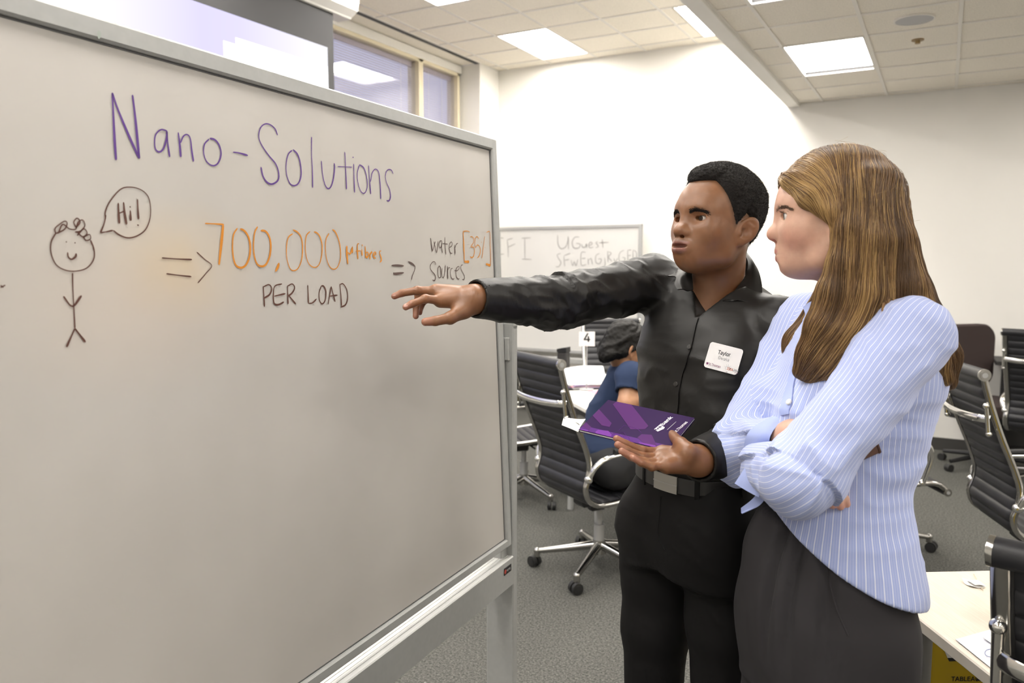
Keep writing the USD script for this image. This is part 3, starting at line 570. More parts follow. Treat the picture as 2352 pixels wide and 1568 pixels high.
obj('back_post', box((-.035, -.29, .36), (.035, -.255, .75), .008), M['black'], tc)
for sx in (-1, 1):
    a = obj('arm_support', tube([(sx * .20, .02, .42), (sx * .29, .02, .44), (sx * .29, .02, .68)], .014, 10), M['black'], tc)
    obj('arm_pad', cushion((sx * .29 - .04, -.10, .68), (sx * .29 + .04, .14, .71), .038, 2), M['black'], a, smooth=40)
obj('tilt_mechanism', box((-.08, -.30, .345), (.08, .1, .43), .01), M['black'], tc)
obj('column', cyl((0, 0, .09), (0, 0, .36), .025, 20), M['black'], tc)
for k in range(5):
    a = 2 * math.pi * k / 5; c, s_ = math.cos(a), math.sin(a)
    obj('base_leg', tube([(0, 0, .11), (c * .3, s_ * .3, .075)], [.022, .014], 10), M['black'], tc)
    obj('caster', cyl((c * .31 - s_ * .02, s_ * .31 + c * .02, .027), (c * .31 + s_ * .02, s_ * .31 - c * .02, .027), .027, 18), M['rubber'], tc)

# dark table against the back wall, right
pK = at_y(2286, 800, 6.95); pK2 = at_y(2352, 800, 6.95)
kt = thing('side_table', 'long black table with front panel against the back wall', 'table', None, (0, 0, 0))
kx0, kx1, kz = pK[0], pK2[0] + .9, .80
blk = mat('black_laminate', (.022, .021, .020), .5)
obj('tabletop', box((kx0, 6.84, kz - .03), (kx1, YW - .015, kz), .004), blk, kt)
obj('front_panel', box((kx0 + .05, 6.90, .16), (kx1 - .05, 6.92, kz - .03)), blk, kt)
for x in (kx0 + .06, kx1 - .1):
    for y in (6.86, YW - .1): obj('leg', box((x, y, 0), (x + .04, y + .04, kz - .03), .004), M['black'], kt)
# low dark heater cabinet behind the back whiteboard
hc = thing('heater_cabinet', 'long low dark cabinet along the wall below the back whiteboard', 'cabinet', None, (0, 0, 0))
obj('body', box((-4.1, YW - .085, .0), (-1.2, YW - .014, .40), .006), mat('dark_cabinet', (.05, .047, .042), .6), hc)
obj('top', box((-4.12, YW - .09, .40), (-1.18, YW - .014, .425), .004), M['alu'], hc)
obj('grille', cat_([box((-4.05, YW - .089, .30 + i * .02), (-1.25, YW - .0845, .308 + i * .02)) for i in range(4)]), M['black'], hc, kind='stuff')

# ------------------------------------------------------------------ table 4 and what is on it
e0, e1 = at_z(1310, 919, .74), at_z(1346, 938, .74)
tv = (e1 - e0) / np.linalg.norm(e1 - e0); tu = np.array([-tv[1], tv[0], 0])
if tu @ H_ < 0: tu = -tu
c4 = e1                                                   # near corner of the table
TT = frame_xf(np.array([c4[0], c4[1], 0]), -tv, tu, np.array([0, 0, 1.]))
if np.linalg.det(TT[:3, :3]) < 0: TT[:3, 0] *= -1; sgn = -1
else: sgn = 1
t4 = thing('table', 'white topped table with the number 4 sign and papers', 'table')
W4 = .60
obj('tabletop', placed(box((0, 0, .71), (sgn * W4, 1.5, .74), .006), TT), mat('white_laminate', (.80, .77, .71), .4), t4)
obj('apron', placed(box((sgn * .06, .08, .64), (sgn * (W4 - .06), 1.42, .708)), TT), M['black'], t4)
for a in (.06, W4 - .06):
    for b in (.10, 1.40): obj('leg', placed(cyl((sgn * a, b, 0), (sgn * a, b, .71), .02, 16), TT), M['alu'], t4, smooth=40)
# the number sign
sb_ = at_z(1347, 895, .741)
sg4 = thing('number_sign', 'small white card with a black 4 on a thin metal stand', 'table sign', None, sb_)
ds = (sb_ - CAM) @ FW
fs = -H_; rs = np.array([-fs[1], fs[0], 0]); rs = rs if rs @ RT > 0 else -rs
up = np.array([0, 0, 1.])
hz = (892 - 758) / FPX * ds; h0 = (892 - 792) / FPX * ds; wd = 36 / FPX * ds
TS4 = frame_xf(np.zeros(3), rs, up, fs)
obj('base', cyl((0, 0, 0), (0, 0, .006), .045, 28), M['alu_dark'], sg4, smooth=40)
obj('rod', cyl((0, 0, .005), (0, 0, h0 + .02), .003, 10), M['alu_dark'], sg4, smooth=40)
obj('clip', sphere((0, 0, h0 + .012), .012, 2), M['paper'], sg4, smooth=True)
obj('card', placed(box((-wd / 2, h0 + .002, -.002), (wd / 2, hz, .0)), TS4), M['paper'], sg4)
n4 = meshkit.text_mesh('4', .052, .0008, bold=True); n4.apply_translation((-n4.bounds.mean(0)[0], 0, 0))
obj('numeral', placed(n4, TS4 @ trimesh.transformations.translation_matrix((0, h0 + (hz - h0) * .33, .0004))), M['black'], sg4, label='black numeral 4')
# tumbler
pt = at_z(1294, 872, .74)
tb = thing('tumbler', 'black square tumbler with slanted lid standing on the number 4 table', 'tumbler', None, pt)
dt = (pt - CAM) @ FW; tw_, th_ = 11.5 / FPX * dt, 74 / FPX * dt
obj('body', box((-tw_, -tw_, 0), (tw_, tw_, th_ * .86), .006), mat('matte_black', (.03, .028, .027), .5), tb)
obj('lid', trimesh.convex.convex_hull([(sx * tw_ * 1.03, sy * tw_ * 1.03, z) for sx in (-1, 1) for sy in (-1, 1) for z in (th_ * .865, th_ * (.97 if sx < 0 else 1.03))]), M['black'], tb)
# paper stacks
def paper_stack(px, py, w, l, ang, n, label, cols, z=.7405, th=.0035, cat='papers'):
    p = at_z(px, py, z)
    s = thing('paper_stack', label, cat, None, p, ang)
    r = np.random.default_rng(int(px))
    for i in range(n):
        b = box((-w / 2, -l / 2, i * th), (w / 2, l / 2, i * th + th * .85), .0006)
        b.apply_transform(trimesh.transformations.rotation_matrix(r.uniform(-.18, .18), [0, 0, 1]))
        obj('sheet_bundle', b, cols[i % len(cols)], s)
    return s
lav, pink = mat('lavender_card', (.42, .33, .52), .5), mat('pink_card', (.70, .25, .35), .5)
yA = math.atan2(tu[1], tu[0])
ps = paper_stack(1331, 884, .21, .29, yA, 7, 'stack of booklets topped by white and lavender sheets beside the sign rod', [M['paper'], lav, M['paper'], pink, lav])
paper_stack(1393, 905, .15, .2, yA + .3, 3, 'lavender booklets on the white table beside the person in navy', [lav, M['paper'], pink])
paper_stack(1402, 868, .2, .28, yA - .5, 2, 'loose white sheets on the table between the sign and the person', [M['paper']])
pc = at_z(1333, 878, .74 + 7 * .0035)
g = []
for i in range(10):
    u = i / 9; g.append([(-.105 + .21 * u, y, .002 + .10 * math.sin(u * 2.4) ** 1.2 * (1 - .25 * (y > 0))) for y in (-.15, 0, .15)])
cp = thing('folded_placard', 'white bent name placard standing on the booklet stack', 'paper', None, pc, yA + 1.4)
obj('sheet', sheet(np.array(g), .001, (30, 10)), M['paper'], cp, smooth=40)
obj('print', sheet(np.array(g)[4:6, :] * np.array([1, .5, 1]) + np.array([0, 0, .0008]), .0004, (4, 6)), mat('grey_print', (.35, .35, .38), .6), cp, smooth=40)

# ------------------------------------------------------------------ the table at the right and what is on and under it
U5, V5 = np.array([.848, .530, 0]), np.array([.560, -.830, 0]); U5 /= np.linalg.norm(U5); V5 -= U5 * (U5 @ V5); V5 /= np.linalg.norm(V5)
C5 = np.array([-.15, 2.123, 0])
T5 = frame_xf(C5, V5, U5, np.array([0, 0, 1.]))
t5 = thing('table_001', 'pale ash laminate table at the bottom right corner', 'table')
ash = usdkit.material(stage, '/World/Looks/ash_grain', {'tc': ('texture_coordinate', {}), 'mp': ('mapping', {'rotation': (0, 0, -math.atan2(V5[1], V5[0])), 'scale': (1.0, 1.0, 1.0)}), 'm2': ('mapping', {'scale': (3.0, 90.0, 3.0)}), 'n': ('noise_texture', {'scale': 4.0, 'detail': 3.0}), 'r': ('rgb_ramp', {'ramp': [(.3, (.66, .59, .49)), (.7, (.76, .70, .61))]}), 'p': ('principled_bsdf', {'roughness': .36})}, [('tc.object', 'mp.vector'), ('mp.vector', 'm2.vector'), ('m2.vector', 'n.vector'), ('n.fac', 'r.fac'), ('r.color', 'p.base_color')], surface='p.BSDF')
obj('tabletop', placed(box((0, 0, .711), (1.5, .75, .74), .003), T5), ash, t5)
for a, b in ((.16, .07), (.16, .68), (1.4, .07), (1.4, .68)): obj('leg', placed(cyl((a, b, 0), (a, b, .711), .0235, 24), T5), M['alu_dark'], t5, smooth=40)
obj('apron', placed(box((.10, .05, .655), (1.45, .065, .711)), T5), M['alu_dark'], t5) if 0 else None
# crumpled paper, stick, marker, cup, printed sheets
p = at_z(2236, 1342, .741)
cr = thing('paper_scrap', 'small folded white paper scrap on the pale table', 'paper', None, p, math.atan2(V5[1], V5[0]))
g = np.array([[(-.020, -.018, .010), (-.018, .0, .004), (-.015, .018, .001)], [(-.002, -.020, .001), (.0, .0, .007), (.002, .02, .003)], [(.018, -.016, .004), (.022, .0, .001), (.026, .014, .006)]])
obj('sheet', sheet(g, .0006, (14, 14)), M['paper'], cr, smooth=30)
obj('fold', sheet(g * np.array([.8, .7, -.5]) + np.array([.004, .002, .009]), .0006, (14, 14)), M['paper'], cr, smooth=30)
a, b = at_z(2237, 1318, .743), at_z(2257, 1354, .743)
tag(obj('wooden_stick', cyl(a, b, .0011, 8), mat('pale_wood', (.72, .62, .46), .5)), 'thin pale stick lying across the paper scrap', 'stick')
a, b = at_z(2304, 1308, .748), at_z(2322, 1330, .748)
mk = thing('marker', 'silver and white marker by the far edge of the pale table', 'marker', None, (0, 0, 0))
obj('barrel', cyl(a, b, .007, 16), M['white_paint'], mk, smooth=40)
obj('cap', cyl(a + (a - b) * .35, a, .0075, 16), M['polished'], mk, smooth=40)
p = at_z(2322, 1425, .741)
cup = thing('paper_cup', 'cream paper cup half hidden behind the nearest chair', 'cup', None, p)
obj('wall', trimesh.creation.revolve(np.array([(.027, 0), (.0275, .002), (.038, .088), (.0395, .090), (.0385, .0905), (.0365, .088), (.026, .004), (0, .004), (0, 0), (.027, 0)]), sections=36), mat('cream_cup', (.72, .64, .46), .5), cup, smooth=40)
def flat_sheet(corners, z, name, m, parent, n=(16, 12), curl=0.0):
    q = [at_z(x, y, z) for x, y in corners]
    g = np.array([[q[0] + (q[1] - q[0]) * s + (q[3] - q[0]) * t * (1 - s) + (q[2] - q[1]) * t * s + np.array([0, 0, curl * math.sin(s * 3.1) * t]) for t in (0, .5, 1)] for s in (0, .5, 1)])
    return obj(name, sheet(g, .0008, n), m, parent, smooth=30)
sh = thing('printed_sheets', 'white printed sheets overhanging the edge of the pale table', 'papers', None, (0, 0, 0))
bluish = mat('coated_paper', (.72, .73, .80), .35)
flat_sheet([(2195, 1468), (2300, 1438), (2372, 1490), (2284, 1540)], .7425, 'sheet', bluish, sh, curl=.006)
flat_sheet([(2258, 1464), (2345, 1452), (2380, 1490), (2315, 1502)], .7485, 'card', M['paper'], sh)
cc = [at_z(2276 + 14 * math.cos(t), 1499 + 9 * math.sin(t), .7462) for t in np.linspace(0, 6.283, 30)]
obj('printed_ring', tube(cc, .0005, 6), mat('blue_print', (.12, .16, .35), .5), sh)
# yellow pack under the table
oY = at_d(2048, 1450, 2.12); zY = oY[2]
TY = frame_xf(np.array([oY[0], oY[1], 0]), RT, np.array([0, 0, 1.]), np.cross(RT, [0, 0, 1.]))
yk = thing('easel_pad_pack', 'yellow easel pad pack with black lettering standing under the pale table', 'package')
def py_(x, y): q = at_plane(x, y, TY[:3, 3], TY[:3, 2]); d = q - TY[:3, 3]; return d @ RT, d[2]
zt_ = py_(2085, 1450)[1]
obj('wrapper', placed(box((0, 0, -.09), (.62, zt_, 0), .004), TY), mat('yellow_wrap', (.58, .40, .012), .35), yk)
def flatpoly(pts, name, m, lift=.0006, label=None):
    pg = sg.Polygon([py_(x, y) for x, y in pts]); e = trimesh.creation.extrude_polygon(pg, lift); return obj(name, placed(e, TY), m, yk, label=label)
flatpoly([(2049, 1545), (2062, 1536), (2092, 1543), (2092, 1600), (2040, 1600)], 'orange_panel', mat('orange_print', (.75, .30, .015), .4))
flatpoly([(2062, 1531), (2085, 1533), (2080, 1541), (2091, 1544), (2090, 1548), (2073, 1543), (2077, 1537), (2062, 1535)], 'arrow_mark', M['black'], .0012)
ty = lambda s, x, y, hpx, bold, nm, lb: obj(nm, placed(meshkit.text_mesh(s, hpx / FPX * 2.12, .0012, bold), TY @ trimesh.transformations.translation_matrix((*py_(x, y), .0004))), M['black'], yk, label=lb)
ty('-it', 2049, 1572, 24, True, 'lettering', 'black lettering -it')
ty('TABLEAU', 2184, 1563, 10.5, False, 'lettering', 'black lettering TABLEAU')
ty('A', 2241, 1563, 10.5, True, 'lettering', 'black letter A')
ty('SUPERADHESIVA', 2165, 1580, 10.5, False, 'lettering', 'black lettering SUPERADHESIVA')
x_, z_ = py_(2080, 1473)
obj('round_label', placed(cyl((x_, z_, 0), (x_, z_, .001), .0085, 28), TY), M['paper'], yk)
flatpoly([(2166, 1486), (2196, 1503), (2200, 1510), (2176, 1510)], 'label', M['paper'], .001)
flatpoly([(2176, 1510), (2204, 1510), (2206, 1517), (2180, 1518)], 'label_band', M['black'], .001)

# ------------------------------------------------------------------ implicit modelling: bodies, clothes and hair are one smooth surface each
def smin(a, b, k):
    h = np.clip(.5 + .5 * (b - a) / k, 0, 1); return b + (a - b) * h - k * h * (1 - h)
def smax(a, b, k): return -smin(-a, -b, k)
def cap(P, a, b, ra, rb=None):
    a, b = np.asarray(a, float), np.asarray(b, float); rb = ra if rb is None else rb
    ab = b - a; t = np.clip((P - a) @ ab / max(ab @ ab, 1e-12), 0, 1)
    return np.linalg.norm(P - a - t[:, None] * ab, axis=1) - (ra + (rb - ra) * t)
def ell(P, c, r):
    q = P - np.asarray(c, float); r = np.asarray(r, float)
    k0, k1 = np.linalg.norm(q / r, axis=1), np.linalg.norm(q / r**2, axis=1)
    return k0 * (k0 - 1) / np.maximum(k1, 1e-9)
def chain(P, pts, rad, k=.01):
    d = None
    for a, b, ra, rb in zip(pts, pts[1:], rad, rad[1:]):
        e = cap(P, a, b, ra, rb); d = e if d is None else smin(d, e, k)
    return d
def loft(P, sec, n=2.0):
    """Vertical trunk of elliptical sections: rows (z, cx, cy, a, b, yaw), in the axes of P; a across, b front to back."""
    S = np.asarray(sec, float); S = S[np.argsort(S[:, 0])]
    z = np.clip(P[:, 2], S[0, 0], S[-1, 0])
    D = spline(S, 60); D[:, 0] = np.maximum.accumulate(D[:, 0])
    cx, cy, a, b, w = (np.interp(z, D[:, 0], D[:, i]) for i in range(1, 6))
    x, y = P[:, 0] - cx, P[:, 1] - cy; c, s = np.cos(w), np.sin(w)
    u, v = c * x + s * y, -s * x + c * y
    rho = (np.abs(u / a)**n + np.abs(v / b)**n)**(1 / n); r = np.hypot(u, v)
    d = np.where(rho > 1e-6, r * (1 - 1 / np.maximum(rho, 1e-6)), -np.minimum(a, b))
    d = np.maximum(d, -np.minimum(a, b))
    return np.maximum(d, np.maximum(P[:, 2] - S[-1, 0], S[0, 0] - P[:, 2]))
def isosurface(f, lo, hi, h, newton=2):
    """Surface nets of f = 0 in the box, cell size h, evaluated only near the surface."""
    lo, hi = np.asarray(lo, float), np.asarray(hi, float)
    B = 4; n = np.ceil((hi - lo) / (B * h)).astype(int)
    ax = [lo[i] + (np.arange(n[i]) + .5) * B * h for i in range(3)]
    Q = np.stack(np.meshgrid(*ax, indexing='ij'), -1).reshape(-1, 3)
    dc = f(Q).reshape(n)
    near = np.abs(dc) < B * h * 1.35
    from scipy import ndimage
    N = n * B + 1
    fine = np.zeros(N, bool)
    up = near.repeat(B, 0).repeat(B, 1).repeat(B, 2)
    fine[:-1, :-1, :-1] = up; fine = ndimage.binary_dilation(fine, np.ones((3, 3, 3), bool))
    sgn = np.where(dc > 0, 1.0, -1.0).repeat(B, 0).repeat(B, 1).repeat(B, 2)
    V = np.pad(sgn, ((0, 1), (0, 1), (0, 1)), mode='edge')
    idx = np.argwhere(fine)
    out = np.empty(len(idx))
    for s in range(0, len(idx), 400000): out[s:s + 400000] = f(lo + idx[s:s + 400000] * h)
    V[fine] = out
    V[0], V[-1] = np.abs(V[0]), np.abs(V[-1]); V[:, 0], V[:, -1] = np.abs(V[:, 0]), np.abs(V[:, -1]); V[:, :, 0], V[:, :, -1] = np.abs(V[:, :, 0]), np.abs(V[:, :, -1])
    neg = V < 0
    c = [neg[i:N[0] - 1 + i, j:N[1] - 1 + j, k:N[2] - 1 + k] for i in (0, 1) for j in (0, 1) for k in (0, 1)]
    cnt = sum(x.astype(np.int8) for x in c)
    act = (cnt > 0) & (cnt < 8)
    cells = np.argwhere(act); vid = -np.ones(act.shape, np.int64); vid[act] = np.arange(len(cells))
    acc, num = np.zeros((len(cells), 3)), np.zeros(len(cells))
    corners = [np.array(t) for t in np.ndindex(2, 2, 2)]
    for a in corners:
        for d in range(3):
            if a[d]: continue
            b = a.copy(); b[d] = 1
            va, vb = V[tuple((cells + a).T)], V[tuple((cells + b).T)]
            m = (va < 0) != (vb < 0); t = np.where(m, va / np.where(m, va - vb, 1), 0)
            acc += np.where(m[:, None], a + t[:, None] * (b - a), 0); num += m
    X = lo + (cells + acc / num[:, None]) * h
    F = []
    for d in range(3):
        e = [0, 0, 0]; e[d] = 1; u, w = (d + 1) % 3, (d + 2) % 3
        sl0 = [slice(1, N[i] - 1) if i != d else slice(0, N[i] - 1) for i in range(3)]; sl1 = [slice(1, N[i] - 1) if i != d else slice(1, N[i]) for i in range(3)]
        A, Bm = neg[tuple(sl0)], neg[tuple(sl1)]
        for flip, m in ((False, A & ~Bm), (True, ~A & Bm)):
            g = np.argwhere(m)
            if not len(g): continue
            base = g.copy()
            for i in range(3):
                if i != d: base[:, i] += 1
            o = []
            for du, dw in ((0, 0), (-1, 0), (-1, -1), (0, -1)):
                q = base.copy(); q[:, u] += du; q[:, w] += dw; o.append(vid[tuple(q.T)])
            o = np.stack(o, 1)
            if flip: o = o[:, ::-1]
            F.append(o)
    F = np.vstack(F); F = F[(F >= 0).all(1)]
    for _ in range(newton):
        e = h * .25; f0 = f(X)
        G = np.stack([(f(X + np.eye(3)[i] * e) - f0) / e for i in range(3)], 1)
        X = X - np.clip(f0 / np.maximum((G**2).sum(1), .25), -h * .7, h * .7)[:, None] * G
    T = np.vstack([F[:, [0, 1, 2]], F[:, [0, 2, 3]]])
    return trimesh.Trimesh(X, T, process=False)
def crease(P, scale, seed=0):
    """Ridged noise: sharp valleys between soft swells, 0..1."""
    q = P * np.asarray(scale)
    n = meshkit.noise(q + .9 * meshkit.noise(q * .5 + 7, seed + 5)[:, None], seed)
    m = meshkit.noise(q * 2.1 + 3, seed + 1)
    return (1 - np.abs(2 * n - 1)) * .7 + (1 - np.abs(2 * m - 1)) * .3
def along(P, a, b):
    """Arm coordinates: distance along a->b, angle around it, distance from it."""
    a, b = np.asarray(a, float), np.asarray(b, float); t = (b - a) / np.linalg.norm(b - a)
    x = np.cross(t, [0, 0, 1.]); x /= np.linalg.norm(x); y = np.cross(t, x)
    q = P - a; return q @ t, np.arctan2(q @ y, q @ x), np.hypot(q @ x, q @ y)
def drop_small(m, keep=1):
    g = trimesh.graph.connected_components(m.edges, min_len=3, nodes=np.arange(len(m.vertices)))
    g = sorted(g, key=len)[-keep:]; msk = np.zeros(len(m.vertices), bool); msk[np.concatenate(g)] = True
    fm = msk[m.faces].all(1); r = trimesh.Trimesh(m.vertices, m.faces[fm], process=False); r.remove_unreferenced_vertices(); return r

def head_frame(o, F, pitch=0.0, roll=0.0):
    """origin at eye height in the middle of the skull; axes: his right, forward, up."""
    F = np.asarray(F, float); F /= np.linalg.norm(F); R = np.cross(F, [0, 0, 1.]); R /= np.linalg.norm(R); U = np.cross(R, F)
    F2 = F * math.cos(pitch) + U * math.sin(pitch); U2 = np.cross(R, F2)
    R3 = R * math.cos(roll) + U2 * math.sin(roll); U3 = np.cross(R3, F2)
    return frame_xf(o, R3, F2, U3)
def to_local(P, T): return (P - T[:3, 3]) @ T[:3, :3]
def to_world(P, T): return np.asarray(P, float) @ T[:3, :3].T + T[:3, 3]

def head_sdf(L, o):
    """L: points in head coordinates; o: options of the face."""
    A = L.copy(); A[:, 0] = np.abs(A[:, 0])
    d = ell(L, (0, -.010, .025), (.0755, .1, .093))
    d = smin(d, ell(L, (0, .034, .012), (.066, .062, .075)), .03)
    d = smin(d, ell(L, (0, .032, -.040), (o['face_w'], .062, .075)), .03)
    d = smin(d, chain(A, [(.058, -.006, -.040), (.051, .018, -.078), (.020, .068, -.088)], [.018, .018, .015], .02), .03)
    d = smin(d, cap(L, (-.009, o['chin_y'] - .017, o.get('chin_z', -.092)), (.009, o['chin_y'] - .017, o.get('chin_z', -.092)), .0165), .02)
    d = smin(d, cap(L, (0, .02, -.070), (0, .054, o.get('chin_z', -.092) + .008), .032, .026), .03)
    d = smin(d, ell(A, (.043, .056, -.032), (.022, .020, .022)), .03)          # cheek
    d = smin(d, chain(A, [(.048, .060, .016), (.028, .078, .021), (.008, .084, .017)], [.008, o['brow'], o['brow']], .012), .018)
    d = smax(d, -ell(A, (.0345, .1020 + o.get('eye_y', .0675) - .0675, -.003), (.0180, .020, .0112)), .018)                          # eye socket
    d = smin(d, ell(L, (0, o['lip_y'] - .0315, -.064), (.036, .027, .031)), .022)              # muzzle
    n = o['nose_y']
    br = chain(L, [(0, .081 - o.get('nasion', 0), .012), (0, .088 - o.get('nasion', 0) * .6, -.006), (0, n - .020, -.024)], [.0074, .0078, .0092], .01)
    d = smin(d, br, .012)
    d = smin(d, cap(A, (.003, n - .0125, -.0325), (.000, n - .0125, -.0325), .0120), .012)
    d = smin(d, ell(A, (o['wing'], n - .025, -.0355), (.0094, .0120, .0088)), .007)
    d = smax(d, -ell(A, (.0078, n - .017, -.0450), (.0045, .0070, .0055)), .004)
    m = o['lip_y']; w = o['mouth_w']; z = o.get('lip_z', -.0640)
    d = smin(d, chain(A, [(w, m - .023, z + .0005), (w * .6, m - .0085, z + .0042), (.004, m - .0015, z + .0065), (.0, m - .002, z + .0055)], [.0025, o['lip'] * .85, o['lip'], o['lip']], .004), .009)
    d = smin(d, chain(A, [(w, m - .023, z - .001), (w * .6, m - .0100, z - .0072), (0, m - .0035, z - .0095)], [.0025, o['lip'] * .95, o['lip'] * 1.12], .004), .009)
    d = smax(d, -ell(A, (0, m + .0060, z - .0225), (.022, .0095, .0065)), .008)
    d = smax(d, -ell(A, (0, m + .002, z - .0008), (w * .93, .012, o['gap'])), .0022)
    # eyelids round the ball, parted
    eb = np.array([.0315, o.get('eye_y', .0675), -.001])
    lid = np.linalg.norm(A - eb, axis=1) - .0142
    d = smin(d, lid, .004)
    slit = ell(A, eb + np.array([.0040, .0110, o.get('gaze', -.0006)]), (.0140, .0140, o['eye_open']))
    d = smax(d, -np.maximum(slit, -(np.linalg.norm(A - eb, axis=1) - .0113)), .0012)
    # ears
    c, s = math.cos(.35), math.sin(.35)
    E = np.stack([A[:, 0] - .0755 - .50 * np.maximum(-(L[:, 1] - .006), 0), L[:, 1] + .010, L[:, 2] + .022], 1)
    E = np.stack([E[:, 0], .95 * E[:, 1] + .25 * E[:, 2], E[:, 2]], 1)
    ear = ell(E, (0, 0, .002), (.0085, .0200, .0305))
    ear = smax(ear, -ell(E, (.0085, .003, .005), (.0075, .0140, .0235)), .003)
    ear = smin(ear, chain(E, [(.002, -.009, -.004), (.0025, -.006, .010), (.0015, .004, .0175)], [.003, .0032, .0025], .003), .003)
    ear = smax(ear, -ell(E, (.005, .006, -.004), (.0085, .0075, .0105)), .003)
    ear = smin(ear, ell(E, (.0, .0145, -.006), (.0055, .0045, .0065)), .004)
    ear = smin(ear, ell(E, (0, .004, -.0255), (.006, .0090, .0095)), .006)
    d = smin(d, ear, .005)
    return d
def face_tint(L, o, skin, lips, blush=None):
    """Lasting colour of the skin itself: lips, a little red in cheek, nose and ear."""
    A = L.copy(); A[:, 0] = np.abs(A[:, 0]); skin, lips = np.array(skin), np.array(lips)
    c = np.repeat(skin[None], len(L), 0)
    m, w = o['lip_y'], o['mouth_w']
    k = np.minimum(ell(A, (0, m - .008, o.get('lip_z', -.0640) + .0055), (w * .97, .020, .0068)), ell(A, (0, m - .010, o.get('lip_z', -.0640) - .0088), (w * .88, .020, .0084)))
    k = np.clip(.5 - k / .003, 0, 1)[:, None] * (L[:, 1:2] > m - .034)
    c = c * (1 - k) + lips * k
    if blush is not None:
        b = np.clip(1 - np.linalg.norm((A - np.array([.05, .055, -.042])) / np.array([.03, .05, .03]), axis=1), 0, 1)[:, None]
        b = np.maximum(b, np.clip(1 - np.linalg.norm((A - np.array([0, o['nose_y'] - .01, -.038])) / .022, axis=1), 0, 1)[:, None] * .8)
        c = c * (1 - b) + np.array(blush) * b
    return c
def skin_material(name, rough, sss, radius):
    return usdkit.material(stage, '/World/Looks/' + name, {'a': ('attribute', {'attribute': 'tint'}), 'tc': ('texture_coordinate', {}), 'n': ('noise_texture', {'scale': 55.0, 'detail': 4.0}), 'r': ('rgb_ramp', {'ramp': [(.25, (.86, .84, .83)), (.75, (1, 1, 1))]}), 'm': ('mix', {'mix_type': 'multiply', 'fac': 1.0}),
        'bn': ('noise_texture', {'scale': 900.0, 'detail': 2.0}), 'b': ('bump', {'strength': .12, 'distance': .001}),
        'p': ('principled_bsdf', {'roughness': rough, 'subsurface_weight': sss, 'subsurface_scale': .004, 'subsurface_radius': radius, 'specular_ior_level': .5})},
        [('tc.object', 'n.vector'), ('n.fac', 'r.fac'), ('a.color', 'm.color1'), ('r.color', 'm.color2'), ('m.color', 'p.base_color'), ('tc.object', 'bn.vector'), ('bn.fac', 'b.height'), ('b.normal', 'p.normal')], surface='p.BSDF')
def eyes(T, person, iris_color, look, ey=.0675):
    """Two eyeballs with iris and pupil as parts; look: direction in head coordinates."""
    look = np.array(look, float); look /= np.linalg.norm(look)
    wht = M.setdefault('eye_white', mat('eye_white', (.68, .64, .61), .2))
    ir, pu = mat('iris_' + person.GetName(), iris_color, .1), M['black']
    for s in (-1, 1):
        c = np.array([s * .0315, ey, -.001])
        e = obj('eye', sphere(to_world(c[None], T)[0], .0118, 3), wht, person, smooth=True)
        g = to_world((c + look * .0103)[None], T)[0]; dr = T[:3, :3] @ look
        obj('iris', cyl(g, g + dr * .0012, .0056, 24), ir, e, smooth=40)
        obj('pupil', cyl(g + dr * .0011, g + dr * .0016, .0026, 18), pu, e, smooth=40)
def curves(path_parent, name, pts_list, widths, m, label=None):
    p = ppath(path_parent); q = UsdGeom.BasisCurves.Define(stage, p + '/' + numbered(p, name))
    q.CreateTypeAttr('linear'); q.CreateCurveVertexCountsAttr(Vt.IntArray([len(x) for x in pts_list]))
    q.CreatePointsAttr(Vt.Vec3fArray.FromNumpy(np.vstack(pts_list).astype(np.float32)))
    w = np.concatenate([np.broadcast_to(widths, (len(x),)) if np.ndim(widths) == 0 else np.interp(np.linspace(0, 1, len(x)), np.linspace(0, 1, len(widths)), widths) for x in pts_list])
    q.CreateWidthsAttr(Vt.FloatArray.FromNumpy(w.astype(np.float32))); q.SetWidthsInterpolation('vertex')
    UsdShade.MaterialBindingAPI.Apply(q.GetPrim()).Bind(m)
    return tag(q.GetPrim(), label, kind='stuff')
def gradient(f, X, e=.0008):
    G = np.stack([f(X + np.eye(3)[i] * e) - f(X - np.eye(3)[i] * e) for i in range(3)], 1); return G / (np.linalg.norm(G, axis=1, keepdims=True) + 1e-12)
def skin_to(f, q, off=.002, it=5):
    q = np.array(q, float).reshape(-1, 3)
    for _ in range(it): q = q - gradient(f, q) * (f(q) - off)[:, None]
    return q
def hits(f, px, d0, off=0.0):
    """Where the sight lines through the photo's pixels meet the surface f = off, marching from depth d0."""
    px = np.array(px, float).reshape(-1, 2); R = np.array([ray(x, y) for x, y in px]); R /= np.linalg.norm(R, axis=1, keepdims=True)
    t = np.full(len(px), float(d0)); 
    for _ in range(60): t = t + np.clip(f(CAM + R * t[:, None]) - off, -.03, .03) * .8
    return CAM + R * t[:, None]
def ring_on(f, zc, h, th, off, F0, n=72, a0=0, a1=6.2832, c=None):
    """A strap laid round a trunk at height zc."""
    an = np.linspace(a0, a1, n); D = np.stack([np.cos(an), np.sin(an), 0 * an], 1); Q = np.array([c[0], c[1], zc]) + D * .02
    for _ in range(14): Q = Q + D * ((off - f(Q)) * .9)[:, None]
    return slab(np.stack([Q + np.array([0, 0, k * h / 2]) for k in (-1, -.5, 0, .5, 1)], 1), th)
def view_axes(px):
    r = ray(px, 605); a = np.array([r[0], r[1], 0]); a /= np.linalg.norm(a); return np.array([a[1], -a[0], 0]), a
def bounds_of(pts, pad): p = np.asarray(pts, float); return p.min(0) - pad, p.max(0) + pad
